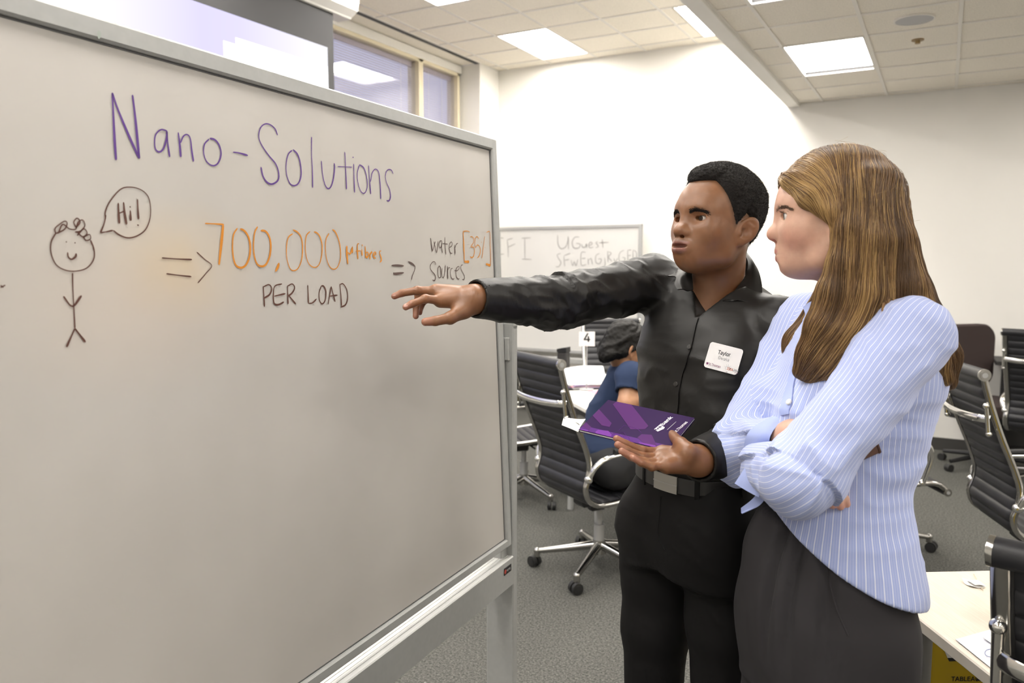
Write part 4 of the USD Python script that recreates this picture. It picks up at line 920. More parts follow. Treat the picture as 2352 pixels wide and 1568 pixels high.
def nail(parent, tip, back, up, m, w=.0048, l=.006):
    t = tip - back; t = t / np.linalg.norm(t); u = up - t * (up @ t); u /= np.linalg.norm(u); r = np.cross(t, u)
    s = trimesh.creation.icosphere(2, 1.0); s.apply_scale([w, l, .0016]); return obj('fingernail', placed(s, frame_xf(tip + u * .0050 - t * .0015, r, t, u)), m, parent, smooth=True)

class Sampled:
    """A field sampled on a grid, for the many look-ups of combing hair."""
    def __init__(s, f, lo, hi, h):
        s.lo, s.h = np.asarray(lo, float), h; n = np.ceil((np.asarray(hi) - s.lo) / h).astype(int) + 1
        Q = np.stack(np.meshgrid(*[s.lo[i] + np.arange(n[i]) * h for i in range(3)], indexing='ij'), -1).reshape(-1, 3)
        s.v = np.concatenate([f(Q[i:i + 300000]) for i in range(0, len(Q), 300000)]).reshape(n)
        s.g = np.stack(np.gradient(s.v, h), 0)
    def _at(s, a, P):
        from scipy.ndimage import map_coordinates
        return map_coordinates(a, ((P - s.lo) / s.h).T, order=1, mode='nearest')
    def __call__(s, P): return s._at(s.v, P)
    def grad(s, P):
        G = np.stack([s._at(s.g[i], P) for i in range(3)], 1); return G / (np.linalg.norm(G, axis=1, keepdims=True) + 1e-9)
def split_by(mesh, cls):
    """The mesh cut into one set of vertices per class (faces go to the class of most of their corners)."""
    fc = np.median(cls[mesh.faces], axis=1).astype(int); V, F, C, n = [], [], [], 0
    for k in np.unique(fc):
        f = mesh.faces[fc == k]; u, inv = np.unique(f, return_inverse=True)
        V.append(np.array(mesh.vertices)[u]); F.append(inv.reshape(-1, 3) + n); C.append(np.full(len(u), k)); n += len(u)
    return np.vstack(V), np.vstack(F), np.concatenate(C)
# ------------------------------------------------------------------ the man in black, pointing
man = thing('person', 'person in black shirt and trousers pointing at the whiteboard and holding a purple booklet', 'person')
RM, AM = view_axes(1620)
LM = lambda r, a, z: RM * r + AM * a + np.array([0, 0, z])
OM = at_d(1646, 511, 1.76)
FM = RM * -.725 + AM * -.689
TM = head_frame(OM, FM, math.radians(6), 0)
MO = dict(face_w=.0635, chin_y=.080, brow=.0098, nose_y=.119, wing=.0155, lip_y=.1055, mouth_w=.0290, lip=.0079, gap=.0046, eye_open=.0056, gaze=-.0010)
J = dict(neck=at_d(1650, 655, 1.84), shR=at_d(1500, 640, 1.93), shL=at_d(1788, 735, 1.70), elR=at_d(1285, 694, 1.775), wrR=at_d(1092, 686, 1.615), elL=at_d(1758, 1010, 1.66), wrL=at_d(1603, 1058, 1.475))
hand_R = {'index': [(1012, 690, 1.600), (977, 686, 1.575), (946, 698, 1.568), (932, 705, 1.565)], 'middle': [(1003, 668, 1.622), (959, 667, 1.620), (923, 673, 1.617), (906, 680, 1.615)],
          'ring': [(1000, 672, 1.645), (962, 677, 1.655), (956, 704, 1.652), (955, 726, 1.645)], 'little': [(1004, 682, 1.665), (974, 690, 1.672), (966, 706, 1.668), (964, 718, 1.66)], 'thumb': [(1066, 712, 1.600), (1034, 730, 1.578), (1000, 737, 1.562), (977, 739, 1.556)]}
hand_L = {'index': [(1522, 1039, 1.500), (1475, 1035, 1.485), (1437, 1019, 1.480), (1416, 1007, 1.478)], 'middle': [(1520, 1051, 1.475), (1475, 1049, 1.455), (1440, 1034, 1.448), (1419, 1021, 1.446)],
          'ring': [(1524, 1061, 1.455), (1482, 1062, 1.437), (1450, 1049, 1.428), (1428, 1036, 1.425)], 'little': [(1532, 1069, 1.440), (1497, 1072, 1.425), (1472, 1063, 1.418), (1455, 1052, 1.415)], 'thumb': [(1580, 1039, 1.45), (1563, 1019, 1.47), (1540, 995, 1.56), (1520, 985, 1.60)]}
def hand_sdf(P, H, wrist, d0=.0):
    rr = {'index': (.0098, .0082, .0074, .0066), 'middle': (.0100, .0084, .0075, .0067), 'ring': (.0096, .0080, .0072, .0064), 'little': (.0086, .0070, .0063, .0056), 'thumb': (.0135, .0112, .0098, .0082)}
    d = None
    for k, pts in H.items():
        q = [at_d(*p) for p in pts]
        if k != 'thumb':
            e = smin(cap(P, wrist, q[0], .0205, .0125), cap(P, wrist * .45 + q[0] * .55, q[0], .015, .0118), .012)
            d = e if d is None else smin(d, e, .014)
        else:
            d = smin(d, cap(P, wrist * .8 + q[0] * .2, q[0], .019, .0155), .016); d = smin(d, cap(P, q[0], q[1], .0155, .0120), .014)
    for k, pts in H.items():
        q = [at_d(*p) for p in pts]
        f = smin(chain(P, q, rr[k], .003), np.linalg.norm(P - q[1], axis=1) - rr[k][1] * 1.10, .004)
        d = smin(d, f, .0055)
    return d
fore = lambda a, b, t: a + (b - a) * t
def man_skin(P):
    L = to_local(P, TM)
    d = head_sdf(L, MO)
    nb = J['neck'] + np.array([0, 0, -.05]) + FM * .01
    nt = to_world(np.array([[0, -.022, -.055]]), TM)[0]
    d = smin(d, cap(P, nt, nb, .056, .064), .022)
    d = smin(d, cap(P, nb, J['neck'] + np.array([0, 0, -.16]) + FM * .05, .07, .075), .04)
    return d
def man_hand(P, H, w, e): return smin(hand_sdf(P, H, w), cap(P, w, fore(w, e, .45), .0255, .033), .02)
SK = (.225, .102, .047)
def man_tint(X):
    L = to_local(X, TM)
    c = face_tint(L, MO, SK, (.26, .118, .092))
    for H in (hand_R, hand_L):
        for k, p in H.items():
            t = at_d(*p[3]); w = np.clip(1.15 - np.linalg.norm(X - t, axis=1) / .017, 0, 1)[:, None]
            c = c * (1 - w) + np.array((.36, .17, .115)) * w
    A = np.abs(L[:, 0]); beard = np.clip(1 - np.linalg.norm((L - np.array([0, .102, -.054])) / np.array([.028, .03, .007]), axis=1), 0, 1)[:, None] * .5
    c = c * (1 - beard) + np.array((.05, .028, .02)) * beard
    g = man_hair_g(L); sc = np.clip(.5 + g / .022, 0, 1)[:, None] * .85 * (L[:, 1:2] < .085)
    c = c * (1 - sc) + np.array((.02, .012, .009)) * sc
    for s in (-1, 1):
        q = spline([(s * .012, .0925, .0125), (s * .026, .088, .0180), (s * .040, .077, .0165), (s * .050, .063, .0100)], 14)
        b = np.clip(1.2 - np.min(np.linalg.norm(L[:, None] - q[None], axis=2), axis=1) / .0048, 0, 1)[:, None] * .6
        c = c * (1 - b) + np.array((.02, .012, .009)) * b
    return c
def man_hair_g(L): return np.minimum(np.maximum(L[:, 2] - .081 - .04 * np.abs(L[:, 0]), .020 + .42 * np.clip(L[:, 2], -.02, .09) - L[:, 1]), L[:, 2] - np.interp(L[:, 1], [-.10, -.055, -.03, -.012, .03], [-.080, -.068, .010, .020, -.026]))
hb = bounds_of([to_world(np.array([[x, y, z]]), TM)[0] for x in (-.1, .1) for y in (-.14, .14) for z in (-.13, .14)], .01)
b1 = isosurface(man_skin, (hb[0][0], hb[0][1], J['neck'][2] - .17), hb[1], .0022)
parts = [b1]
for H, w, e in ((hand_R, J['wrR'], J['elR']), (hand_L, J['wrL'], J['elL'])):
    lo, hi = bounds_of([at_d(*p) for q in H.values() for p in q] + [w, fore(w, e, .4)], .035)
    parts.append(isosurface(lambda P: np.maximum(man_hand(P, H, w, e), (P - fore(w, e, .40)) @ ((e - w) / np.linalg.norm(e - w))), lo, hi, .0024))
body = cat_(parts)
skin_m = skin_material('dark_skin', .40, .12, (1, .35, .2))
obj('body', body, skin_m, man, smooth=True, color=man_tint(np.array(body.vertices)))
eyes(TM, man, (.03, .015, .008), (-.05, 1, -.12))
nail_m = mat('nail_pink', (.42, .22, .17), .3)
for H, ups in ((hand_R, {'index': None, 'middle': None, 'thumb': None}),):
    for k in ups:
        q = [at_d(*p) for p in H[k]]
        nail(man, q[3], q[2], (CAM - q[3]) / np.linalg.norm(CAM - q[3]) + np.array([0, 0, .9 if k != 'thumb' else -.15]), nail_m)
# hair: a close crop
def man_hair_t(L):
    g = man_hair_g(L)
    sides = np.clip((L[:, 2] + .005) / .075, 0, 1)
    k = np.clip(g / .036, 0, 1)
    return np.where(g > 0, .0012 + (.004 + .0135 * sides) * (1 - (1 - k)**2), np.clip(g, -.004, 0))
def skull_only(L):
    d = ell(L, (0, -.010, .025), (.0755, .1, .093)); d = smin(d, ell(L, (0, .034, .012), (.066, .062, .075)), .03)
    A = L.copy(); A[:, 0] = np.abs(A[:, 0])
    return smin(d, chain(A, [(.058, -.006, -.040), (.051, .018, -.078)], [.018, .018], .02), .03)
def man_hair(P):
    L = to_local(P, TM); return skull_only(L) - man_hair_t(L) + .0028 * (meshkit.noise(L * 330, 3) - .5) + .002 * (meshkit.noise(L * 130, 4) - .5)
hm = isosurface(man_hair, hb[0], hb[1], .0022, 1)
hair_m = mat('black_hair', (.011, .009, .008), .75, bump=(700, .6, .002), spec=.25)
hv = np.array(hm.vertices); hk = man_hair_t(to_local(hv, TM))
fm = (hk > -.0005)[hm.faces].any(1); hm = trimesh.Trimesh(hv, hm.faces[fm], process=False); hm.remove_unreferenced_vertices()
hr = obj('hair', hm, hair_m, man, smooth=True)
pts, fi = trimesh.sample.sample_surface(hm, 15000, seed=3); nn = hm.face_normals[fi]
r = np.random.default_rng(5); sl = []
for p, n in zip(pts, nn):
    a = r.normal(size=3) * .5; q = p - n * .001; v = n + a * .6; v /= np.linalg.norm(v)
    L_ = r.uniform(.0018, .0036); sl.append(np.array([q, q + v * L_ * .5, q + (v + a * .8) * L_ * .8]))
curves(hr, 'hair_fuzz', sl, .0005, hair_m)
# eyebrows
sl, bq, bd_ = [], [], []
for s in (-1, 1):
    path = spline([(s * .012, .0925, .0125), (s * .026, .088, .0180), (s * .040, .077, .0165), (s * .050, .063, .0100)], 50)
    for i in range(800):
        t = r.uniform(0, 1); bq.append(path[int(t * 49)] + np.array([0, 0, r.normal() * .0021 * (1 - .5 * t)]))
        bd_.append(TM[:3, 0] * s * .8 + TM[:3, 2] * (.35 - .7 * t) - TM[:3, 1] * .3)
bq = skin_to(man_skin, to_world(bq, TM), 0, 3)
for q, d in zip(bq, bd_): sl.append(np.array([q, q + d * .002 + TM[:3, 1] * .0006, q + d * .0045 + TM[:3, 1] * .0002]))
curves(man, 'eyebrow', sl, .0004, hair_m)

# shirt: trunk, two sleeves, cuffs
def wp(px, py, d): return at_d(px, py, d)
ybM = math.atan2(FM[1], FM[0]) - math.pi / 2
def yawF(deg):  # trunk section yaw: its v axis is forward
    F = RM * -math.sin(math.radians(deg)) + AM * -math.cos(math.radians(deg)); return math.atan2(F[1], F[0]) - math.pi / 2
def row(px, py, d, a, b, deg):
    q = at_d(px, py, d); return (q[2], q[0], q[1], a, b, yawF(deg))
TRK = [row(1628, 1150, 1.80, .150, .108, 50), row(1605, 1095, 1.80, .142, .100, 50), row(1606, 1000, 1.80, .150, .107, 48), row(1614, 900, 1.81, .165, .116, 45), row(1624, 800, 1.82, .180, .124, 42), row(1638, 730, 1.83, .176, .112, 40), row(1645, 680, 1.835, .140, .085, 40), row(1650, 645, 1.835, .082, .070, 40)]
def sleeve(P, a, b, c, ra, rb, rc, seed):
    d = smin(cap(P, a, b, ra, rb), cap(P, b, c, rb, rc), .02)
    s1, t1, _ = along(P, a, b); s2, t2, _ = along(P, b, c); l1 = np.linalg.norm(b - a)
    s = np.where(s1 < l1, s1, l1 + np.maximum(s2, 0)); t = np.where(s1 < l1, t1, t2)
    Q = np.stack([s * 17 + .8 * np.cos(t + seed), np.cos(t) * .9, np.sin(t) * .9], 1)
    f = crease(Q, 1.0, seed)
    amp = (.022 * np.exp(-((s - l1) / .09)**2) + .012 + .016 * np.exp(-((s - .05) / .06)**2)) * np.clip((l1 + np.linalg.norm(c - b) - s) / .07, .1, 1)
    return d - amp * (f - .45), s, t, l1
V0 = hits(lambda P: loft(P, TRK, 2.25), [(1601, 726)], 1.55)[0]
def man_shirt(P):
    d = loft(P, TRK, 2.25)
    zz = P[:, 2]
    d = smin(d, cap(P, fore(J['neck'], J['shR'], .35) + np.array([0, 0, -.035]), J['shR'] + np.array([0, 0, -.012]), .055, .058), .035)
    d = smin(d, cap(P, fore(J['neck'], J['shL'], .35) + np.array([0, 0, -.035]), J['shL'] + np.array([0, 0, -.012]), .052, .050), .035)
    fold = crease(P @ np.stack([RM, AM, np.array([0, 0, 1.])], 1) + .03 * np.sin(zz * 9)[:, None], (9, 9, 13), 21)
    d = d - .0150 * (fold - .5) * np.clip((1.40 - zz) / .1, .25, 1)
    for q, a, b, c, seed in ((0, J['shR'], J['elR'], J['wrR'], 11), (1, J['shL'], J['elL'], J['wrL'], 12)):
        e, s, t, l1 = sleeve(P, a + np.array([0, 0, -.012]), b, fore(c, b, -.04), (.066, .058)[q], (.051, .056)[q], .040, seed)
        d = smin(d, e, .03)
    for a, b in ((J['wrR'], J['elR']), (J['wrL'], J['elL'])):   # open cuffs
        t = (b - a) / np.linalg.norm(b - a)
        inner = np.maximum(cap(P, a - t * .06, a + t * .05, .0345, .0345), 0 * zz - 1)
        d = np.maximum(d, -inner)
        d = np.where(((P - a) @ t < .10) & (np.linalg.norm(P - a, axis=1) < .14), smax(d, -((P - a) @ t + .002), .004), d)
    # open neck: a V down the front
    L = to_local(P, TM)
    nk = np.stack([L[:, 0] + .0, L[:, 1], L[:, 2]], 1)
    F = RM * -math.sin(math.radians(40)) + AM * -math.cos(math.radians(40)); Rr = np.cross(F, [0, 0, 1.])
    c0 = V0
    u, w, h = (P - c0) @ Rr, (P - c0) @ F, P[:, 2] - c0[2]
    vee = np.maximum(np.abs(u) - np.clip(h, 0, 1) * .75 - .004, np.maximum(-h, -(w + .10)))
    neckhole = cap(P, J['neck'] + np.array([0, 0, -.06]) + FM * .008, to_world(np.array([[0, -.02, -.03]]), TM)[0], .066, .064)
    d = smax(d, -np.maximum(np.minimum(vee, neckhole), -(P[:, 2] - c0[2] + .0)), .004)
    return d
lo, hi = bounds_of([J['shR'], J['shL'], J['elR'], J['wrR'], J['elL'], J['wrL'], at_d(1600, 1120, 1.80)], .17)
hi[2] = J['neck'][2] + .13; lo[2] = at_d(1600, 1128, 1.80)[2]
sm = drop_small(isosurface(lambda P: np.maximum(man_shirt(P), lo[2] + .01 - P[:, 2]), lo, hi, .0046))
black_shirt = mat('black_satin_shirt', (.0110, .0102, .0095), .44, bump=(240, .10, .001), noise=(6, .15, 2), spec=.32)
shirt = obj('shirt', sm, black_shirt, man, smooth=True)
# collar, placket, buttons, cuff seams
cl = [[(1710, 580, 1.865), (1713, 579, 1.868), (1716, 583, 1.865)], [(1719, 606, 1.80), (1728, 603, 1.795), (1739, 618, 1.785)], [(1712, 634, 1.775), (1730, 640, 1.755), (1749, 652, 1.745)], [(1697, 656, 1.75), (1722, 668, 1.730), (1750, 682, 1.715)], [(1678, 677, 1.735), (1712, 688, 1.712), (1747, 697, 1.695)], [(1660, 691, 1.722), (1678, 690, 1.712), (1694, 688, 1.705)]]
obj('collar', sheet(np.array([[at_d(*p) for p in r_] for r_ in cl]), .0028, (24, 24)), black_shirt, shirt, smooth=50)
cl = [[(1566, 610, 1.86), (1556, 622, 1.85), (1545, 630, 1.84), (1534, 634, 1.83)], [(1585, 615, 1.80), (1572, 625, 1.79), (1562, 632, 1.785), (1553, 637, 1.785)], [(1590, 640, 1.765), (1575, 650, 1.755), (1562, 648, 1.757), (1550, 652, 1.765)], [(1592, 665, 1.74), (1580, 668, 1.735), (1568, 664, 1.735), (1556, 665, 1.745)]]
obj('collar', sheet(np.array([[at_d(*p) for p in r_] for r_ in cl]), .0028, (24, 24)), black_shirt, shirt, smooth=50)
cl = [[(1566, 608, 1.90), (1640, 590, 1.92), (1716, 582, 1.90)], [(1562, 640, 1.90), (1640, 630, 1.94), (1735, 620, 1.90)], [(1555, 665, 1.90), (1640, 660, 1.95), (1745, 660, 1.90)]]
obj('collar_band', sheet(np.array([[at_d(*p) for p in r_] for r_ in cl]), .003, (16, 24)), black_shirt, shirt, smooth=50)
edge = hits(man_shirt, [(x, y) for x, y in ((1606, 730), (1596, 770), (1584, 815), (1570, 860), (1562, 900), (1558, 960), (1560, 1010))], 1.55)
eg = spline(edge, 40); side = np.gradient(eg, axis=0); nrm = gradient(man_shirt, eg); wv = np.cross(side, nrm); wv /= np.linalg.norm(wv, axis=1, keepdims=True)
if (wv @ RM).mean() > 0: wv = -wv
def onto(q, off): return skin_to(man_shirt, q, off, 3)
pg = np.stack([onto(eg + wv * k, .0014 + .0012 * (j == 0)) for j, k in enumerate((.001, .008, .018, .027, .032))], 1)
obj('placket', slab(pg, .0022), black_shirt, shirt, smooth=50)
btn = mat('black_button', (.03, .028, .026), .25)
for x, y in ((1583, 797), (1552, 882), (1550, 968)):
    q = hits(man_shirt, [(x, y)], 1.55, .004)[0]; n = gradient(man_shirt, q[None])[0]
    b = obj('button', cat_([cyl(q - n * .001, q + n * .0014, .0056, 20), cyl(q + n * .0012, q + n * .0022, .0056, 20, .0042)]), btn, shirt, smooth=30)
    obj('thread', cyl(q + n * .0018, q + n * .0026, .0016, 10), M['black'], b)
# trousers, belt, shoes
hipR, hipL = at_d(1512, 1215, 1.885), at_d(1662, 1215, 1.735)
def floor_leg(h, k_px, k_d): k = at_d(k_px, 1640, k_d); return k
knR, knL = at_d(1500, 1650, 1.90), at_d(1660, 1650, 1.755)
anR, anL = np.array([knR[0], knR[1], .075]) + AM * .03, np.array([knL[0], knL[1], .075]) + AM * .03
PEL = [row(1590, 1285, 1.80, .150, .108, 50), row(1588, 1240, 1.80, .168, .119, 50), row(1590, 1180, 1.80, .172, .118, 50), row(1594, 1130, 1.80, .160, .112, 50), row(1598, 1085, 1.80, .150, .105, 50)]
def man_trousers(P):
    d = loft(P, PEL, 2.2)
    zz = P[:, 2]
    for h, k, a, s in ((hipR, knR, anR, 1), (hipL, knL, anL, 2)):
        d2 = chain(P, [h, fore(h, k, .5), k, a], [.096, .077, .066, .060], .03)
        d = smin(d, d2, .014 + .062 * np.clip((zz - .74) / .11, 0, 1))
    L3 = P @ np.stack([RM, AM, np.array([0, 0, 1.])], 1)
    f = crease(L3 + .05 * np.sin(L3[:, :1] * 12), (6, 6, 13), 31)
    amp = .004 + .006 * np.exp(-((zz - .86) / .12)**2) + .008 * np.exp(-((zz - .12) / .07)**2)
    d = d - amp * (f - .5)
    return np.maximum(d, .035 - zz)
lo, hi = bounds_of([hipR, hipL, anR, anL], .21); lo[2] = .02; hi[2] = at_d(1598, 1088, 1.80)[2]
black_tr = mat('black_trouser_cloth', (.0070, .0066, .0070), .7, bump=(420, .18, .001), spec=.2)
tmesh = drop_small(isosurface(man_trousers, lo, hi, .0062))
trou = obj('trousers', tmesh, black_tr, man, smooth=True)
cB = at_d(1596, 1108, 1.80); zB = at_d(1530, 1112, 1.70)[2]
pel = lambda P: loft(P, PEL, 2.2)
belt_m = mat('belt_leather', (.026, .025, .025), .40, bump=(500, .2, .001))
belt = obj('belt', ring_on(pel, zB, .034, .004, .011, FM, c=cB), belt_m, man, smooth=50)
bang = math.atan2(FM[1], FM[0])
qb = None
FB_ = RM * -math.sin(math.radians(52)) + AM * -math.cos(math.radians(52)); ab = math.atan2(FB_[1], FB_[0])
bk_m = mat('brushed_nickel', (.42, .41, .38), .35, metal=.9, bump=(30, .1, .001))
obj('buckle', ring_on(pel, zB, .038, .004, .0145, FM, n=10, a0=ab + .06, a1=ab + .62, c=cB), bk_m, belt, smooth=50)
obj('buckle_bar', ring_on(pel, zB, .002, .002, .0172, FM, n=10, a0=ab + .06, a1=ab + .62, c=cB), M['alu_dark'], belt, smooth=50)
for da in (-.32, .95, 1.6, -1.4, 2.6):
    obj('belt_loop', ring_on(pel, zB, .05, .004, .0135, FM, n=4, a0=ab + da - .035, a1=ab + da + .035, c=cB), black_tr, trou, smooth=50)
obj('fly_seam', tube(spline(hits(man_trousers, [(1518, 1140), (1514, 1190), (1512, 1230), (1526, 1262)], 1.5, .0004), 24), .0012, 6), black_tr, trou, smooth=50)
for an, k in ((anR, knR), (anL, knL)):
    sh_ = isosurface(lambda P: np.maximum(smin(chain(P, [np.array([an[0], an[1], .045]) - FM * .03, np.array([an[0], an[1], .040]) + FM * .10, np.array([an[0], an[1], .034]) + FM * .17], [.040, .043, .032], .02), cap(P, np.array([an[0], an[1], .05]), np.array([an[0], an[1], .10]), .042), .02), .004 - P[:, 2]), np.array([an[0], an[1], 0]) - np.array([.26, .26, .005]), np.array([an[0], an[1], .14]) + np.array([.26, .26, 0]), .007)
    obj('shoe', sh_, M['leather'], man, smooth=True)
# name sticker on the chest
cs = [(1632, 784), (1708, 803), (1692, 861), (1616, 842)]
gs = np.array([[(1 - s) * ((1 - t) * np.array(cs[0]) + t * np.array(cs[1])) + s * ((1 - t) * np.array(cs[3]) + t * np.array(cs[2])) for t in np.linspace(0, 1, 15)] for s in np.linspace(0, 1, 11)])
q = hits(man_shirt, gs.reshape(-1, 2), 1.45, .0025)
ctr_ = q.mean(0); U_, S_, W_ = np.linalg.svd(q - ctr_); nS = W_[2]
if nS @ (CAM - ctr_) < 0: nS = -nS
ctr_ = ctr_ + nS * max(0, np.max((q - ctr_) @ nS) * .5)
def on_tag(x, y, lift=0.0): return at_plane(x, y, ctr_, nS) + nS * lift
e1_ = on_tag(1708, 803) - on_tag(1632, 784); wT = np.linalg.norm(e1_); e1_ /= wT; e2_ = np.cross(nS, e1_); hT = abs((on_tag(1632, 784) - on_tag(1616, 842)) @ e2_)
mid = (on_tag(1708, 803) + on_tag(1616, 842)) / 2
TT_ = frame_xf(mid, e1_, e2_, nS)
stk = thing('name_tag', 'white name sticker reading Taylor Gwaka on the black shirt', 'name tag')
obj('sticker', placed(trimesh.creation.extrude_polygon(sg.box(-wT / 2 + .006, -hT / 2 + .006, wT / 2 - .006, hT / 2 - .006).buffer(.006), .0006), TT_), mat('sticker_white', (.80, .78, .77), .4), stk)
def stxt(s, x, y, h, m, nm, bold=False, label=None, w=None):
    t = meshkit.text_mesh(s, h, .0003, bold); b = t.bounds
    if w: t.apply_scale([w / (b[1][0] - b[0][0]), 1, 1])
    o = to_local(on_tag(x, y)[None], TT_)[0]
    obj(nm, placed(t, TT_ @ trimesh.transformations.translation_matrix((o[0], o[1], .0006))), m, stk, label=label)
txt, gtx, mar, ora = M['black'], mat('grey_text', (.25, .25, .26), .5), mat('maroon_print', (.16, .02, .10), .5), mat('rust_print', (.45, .10, .03), .5)
stxt('Taylor', 1648, 812, .0082, txt, 'lettering', True, 'bold black name Taylor', .026)
stxt('Gwaka', 1648.5, 824, .0068, gtx, 'lettering', False, 'grey name Gwaka', .023)
stxt('St.Thomas', 1626.5, 838, .0055, mar, 'lettering', False, 'maroon lettering St.Thomas', .026)
stxt('IDEA', 1669, 848.5, .0050, ora, 'lettering', True, 'rust lettering IDEA', .0125)
stxt('JAM', 1682.5, 852, .0050, gtx, 'lettering', True, 'grey lettering JAM', .011)
stxt('usbank', 1686, 856, .0018, mar, 'lettering', False, 'tiny lettering usbank')
o = to_local(on_tag(1624.5, 834.5)[None], TT_)[0]
obj('crest', placed(trimesh.creation.extrude_polygon(sg.Polygon([(-.002, .0025), (.002, .0025), (.002, -.0005), (0, -.0028), (-.002, -.0005)]), .0003), TT_ @ trimesh.transformations.translation_matrix((o[0], o[1], .0006))), mar, stk)
o = to_local(on_tag(1671.5, 845.5)[None], TT_)[0]
obj('light_bulb_mark', placed(cat_([tube([(o[0] + .0048 * math.cos(a), o[1] + .0048 * math.sin(a), .0007) for a in np.linspace(-1.1, 4.24, 24)], .00025, 5), tube([(o[0] - .0018, o[1] - .0075, .0007), (o[0] + .0018, o[1] - .0075, .0007)], .0003, 5), tube([(o[0] - .0018, o[1] - .009, .0007), (o[0] + .0018, o[1] - .009, .0007)], .0003, 5)] + [tube([(o[0] + .0065 * math.cos(a), o[1] + .0065 * math.sin(a), .0007), (o[0] + .0085 * math.cos(a), o[1] + .0085 * math.sin(a), .0007)], .0002, 5) for a in (.3, .9, 1.57, 2.2, 2.8)]), TT_), gtx, stk)

# the booklet in his left hand
BQ = dict(BL=at_d(1329, 986, 1.60), BR=at_d(1534, 1035, 1.485), TR=at_d(1599, 966, 1.575), TL=at_d(1381, 909, 1.69))
ex = BQ['BR'] - BQ['BL']; Lb = np.linalg.norm(ex); ex /= Lb
ey = (BQ['TL'] - BQ['BL'] + BQ['TR'] - BQ['BR']) / 2; ey -= ex * (ey @ ex); Wb = np.linalg.norm(ey); ey /= Wb
ez = np.cross(ex, ey)
if ez @ (CAM - BQ['BL']) < 0: ez = -ez
TK = frame_xf(BQ['BL'], ex, ey, ez if np.linalg.det(np.stack([ex, ey, ez], 1)) > 0 else ez)
print('booklet', Lb, Wb, 'hand frame det', np.linalg.det(TK[:3, :3]))
bkt = thing('booklet', 'open purple booklet with white lettering held in the pointing person\'s left hand', 'booklet')
cov, c2, c3 = mat('purple_cover', (.026, .009, .055), .6, spec=.08), mat('violet_print', (.075, .019, .115), .6, spec=.08), mat('bright_violet_print', (.15, .038, .26), .6, spec=.08)
def bx(lo, hi): return placed(box(lo, hi), TK)
obj('back_cover', bx((0, 0, -.0010), (Lb, Wb, 0)), cov, bkt)
obj('pages', bx((.0015, .001, -.0050), (Lb - .0015, Wb + .0012, -.0010)), M['paper'], bkt)
obj('front_cover', bx((0, 0, -.0062), (Lb, Wb, -.0052)), cov, bkt)
def bp(pts, z=.0002, th=.0002):
    e = trimesh.creation.extrude_polygon(sg.Polygon(pts).intersection(sg.box(.0005, .0005, Lb - .0005, Wb - .0005)), th); return placed(e, TK @ trimesh.transformations.translation_matrix((0, 0, z)))
obj('spine_band', bp([(0, 0), (Lb, 0), (Lb, .016), (0, .016)], .0001), mat('spine_violet', (.08, .022, .16), .6, spec=.08), bkt)
def lw(x, y): q = at_plane(x, y, BQ['BL'], ez); d = q - BQ['BL']; return d @ ex, d @ ey
Z4 = lambda pts: [lw(1280 + u / 3.92, 760 + v / 3.92) for u, v in pts]
for pts, m, z in (([(500, 660), (545, 628), (660, 655), (820, 855), (790, 885), (660, 885)], c2, .0002), ([(290, 730), (345, 672), (490, 830), (470, 865), (400, 850)], c2, .0002), ([(210, 850), (245, 810), (305, 865), (290, 895)], c2, .0002), ([(720, 960), (760, 930), (850, 935), (910, 1060), (800, 1030)], c2, .0003),
                  ([(345, 905), (370, 890), (460, 900), (490, 935), (470, 970), (345, 940)], c3, .0003), ([(195, 880), (275, 893), (285, 920), (200, 912)], c3, .0003), ([(730, 1000), (880, 1030), (905, 1062), (760, 1035)], c3, .0004)):
    obj('print_shape', bp(Z4(pts), z), m, bkt)
ln = lambda pts: obj('print_line', placed(tube([(*lw(1280 + u / 3.92, 760 + v / 3.92), .0005) for u, v in pts], .00025, 5), TK), c3, bkt)
for pts in ([(480, 960), (505, 925), (600, 915), (640, 970), (690, 1000)], [(540, 970), (560, 945), (650, 960), (680, 1015)], [(550, 900), (600, 850), (720, 880), (760, 920)], [(570, 930), (600, 980)]): ln(pts)
wht = mat('white_print', (.80, .78, .80), .4)
def btxt(s, a, b, h, bold=False, nm='lettering', label=None):
    A_, B2 = np.array(lw(1280 + a[0] / 3.92, 760 + a[1] / 3.92)), np.array(lw(1280 + b[0] / 3.92, 760 + b[1] / 3.92))
    t = meshkit.text_mesh(s, h, .0003, bold); bd = t.bounds; L = np.linalg.norm(B2 - A_); t.apply_translation((-bd[0][0], 0, 0)); t.apply_scale([L / (bd[1][0] - bd[0][0]), 1, 1])
    an = math.atan2(*(B2 - A_)[::-1])
    obj(nm, placed(t, TK @ frame_xf((*A_, .0003), (math.cos(an), math.sin(an), 0), (-math.sin(an), math.cos(an), 0), (0, 0, 1))), wht, bkt, label=label)
btxt('bank', (955, 850), (1042, 778), .0078, True, label='white lettering bank')
obj('shield', bp(Z4([(872, 885), (925, 842), (968, 868), (958, 882), (905, 905)]), .0003), wht, bkt)
A_ = lw(1280 + 893 / 3.92, 760 + 893 / 3.92)
btxt('St.Thomas', (1068, 918), (1176, 822), .0066, False, label='white lettering St.Thomas')
obj('rule', placed(tube([(*lw(1280 + 990 / 3.92, 760 + 890 / 3.92), .0005), (*lw(1280 + 1070 / 3.92, 760 + 818 / 3.92), .0005)], .0003, 5), TK), wht, bkt)
obj('crest', bp(Z4([(1035, 905), (1052, 920), (1058, 938), (1040, 935), (1030, 920)]), .0003), wht, bkt)
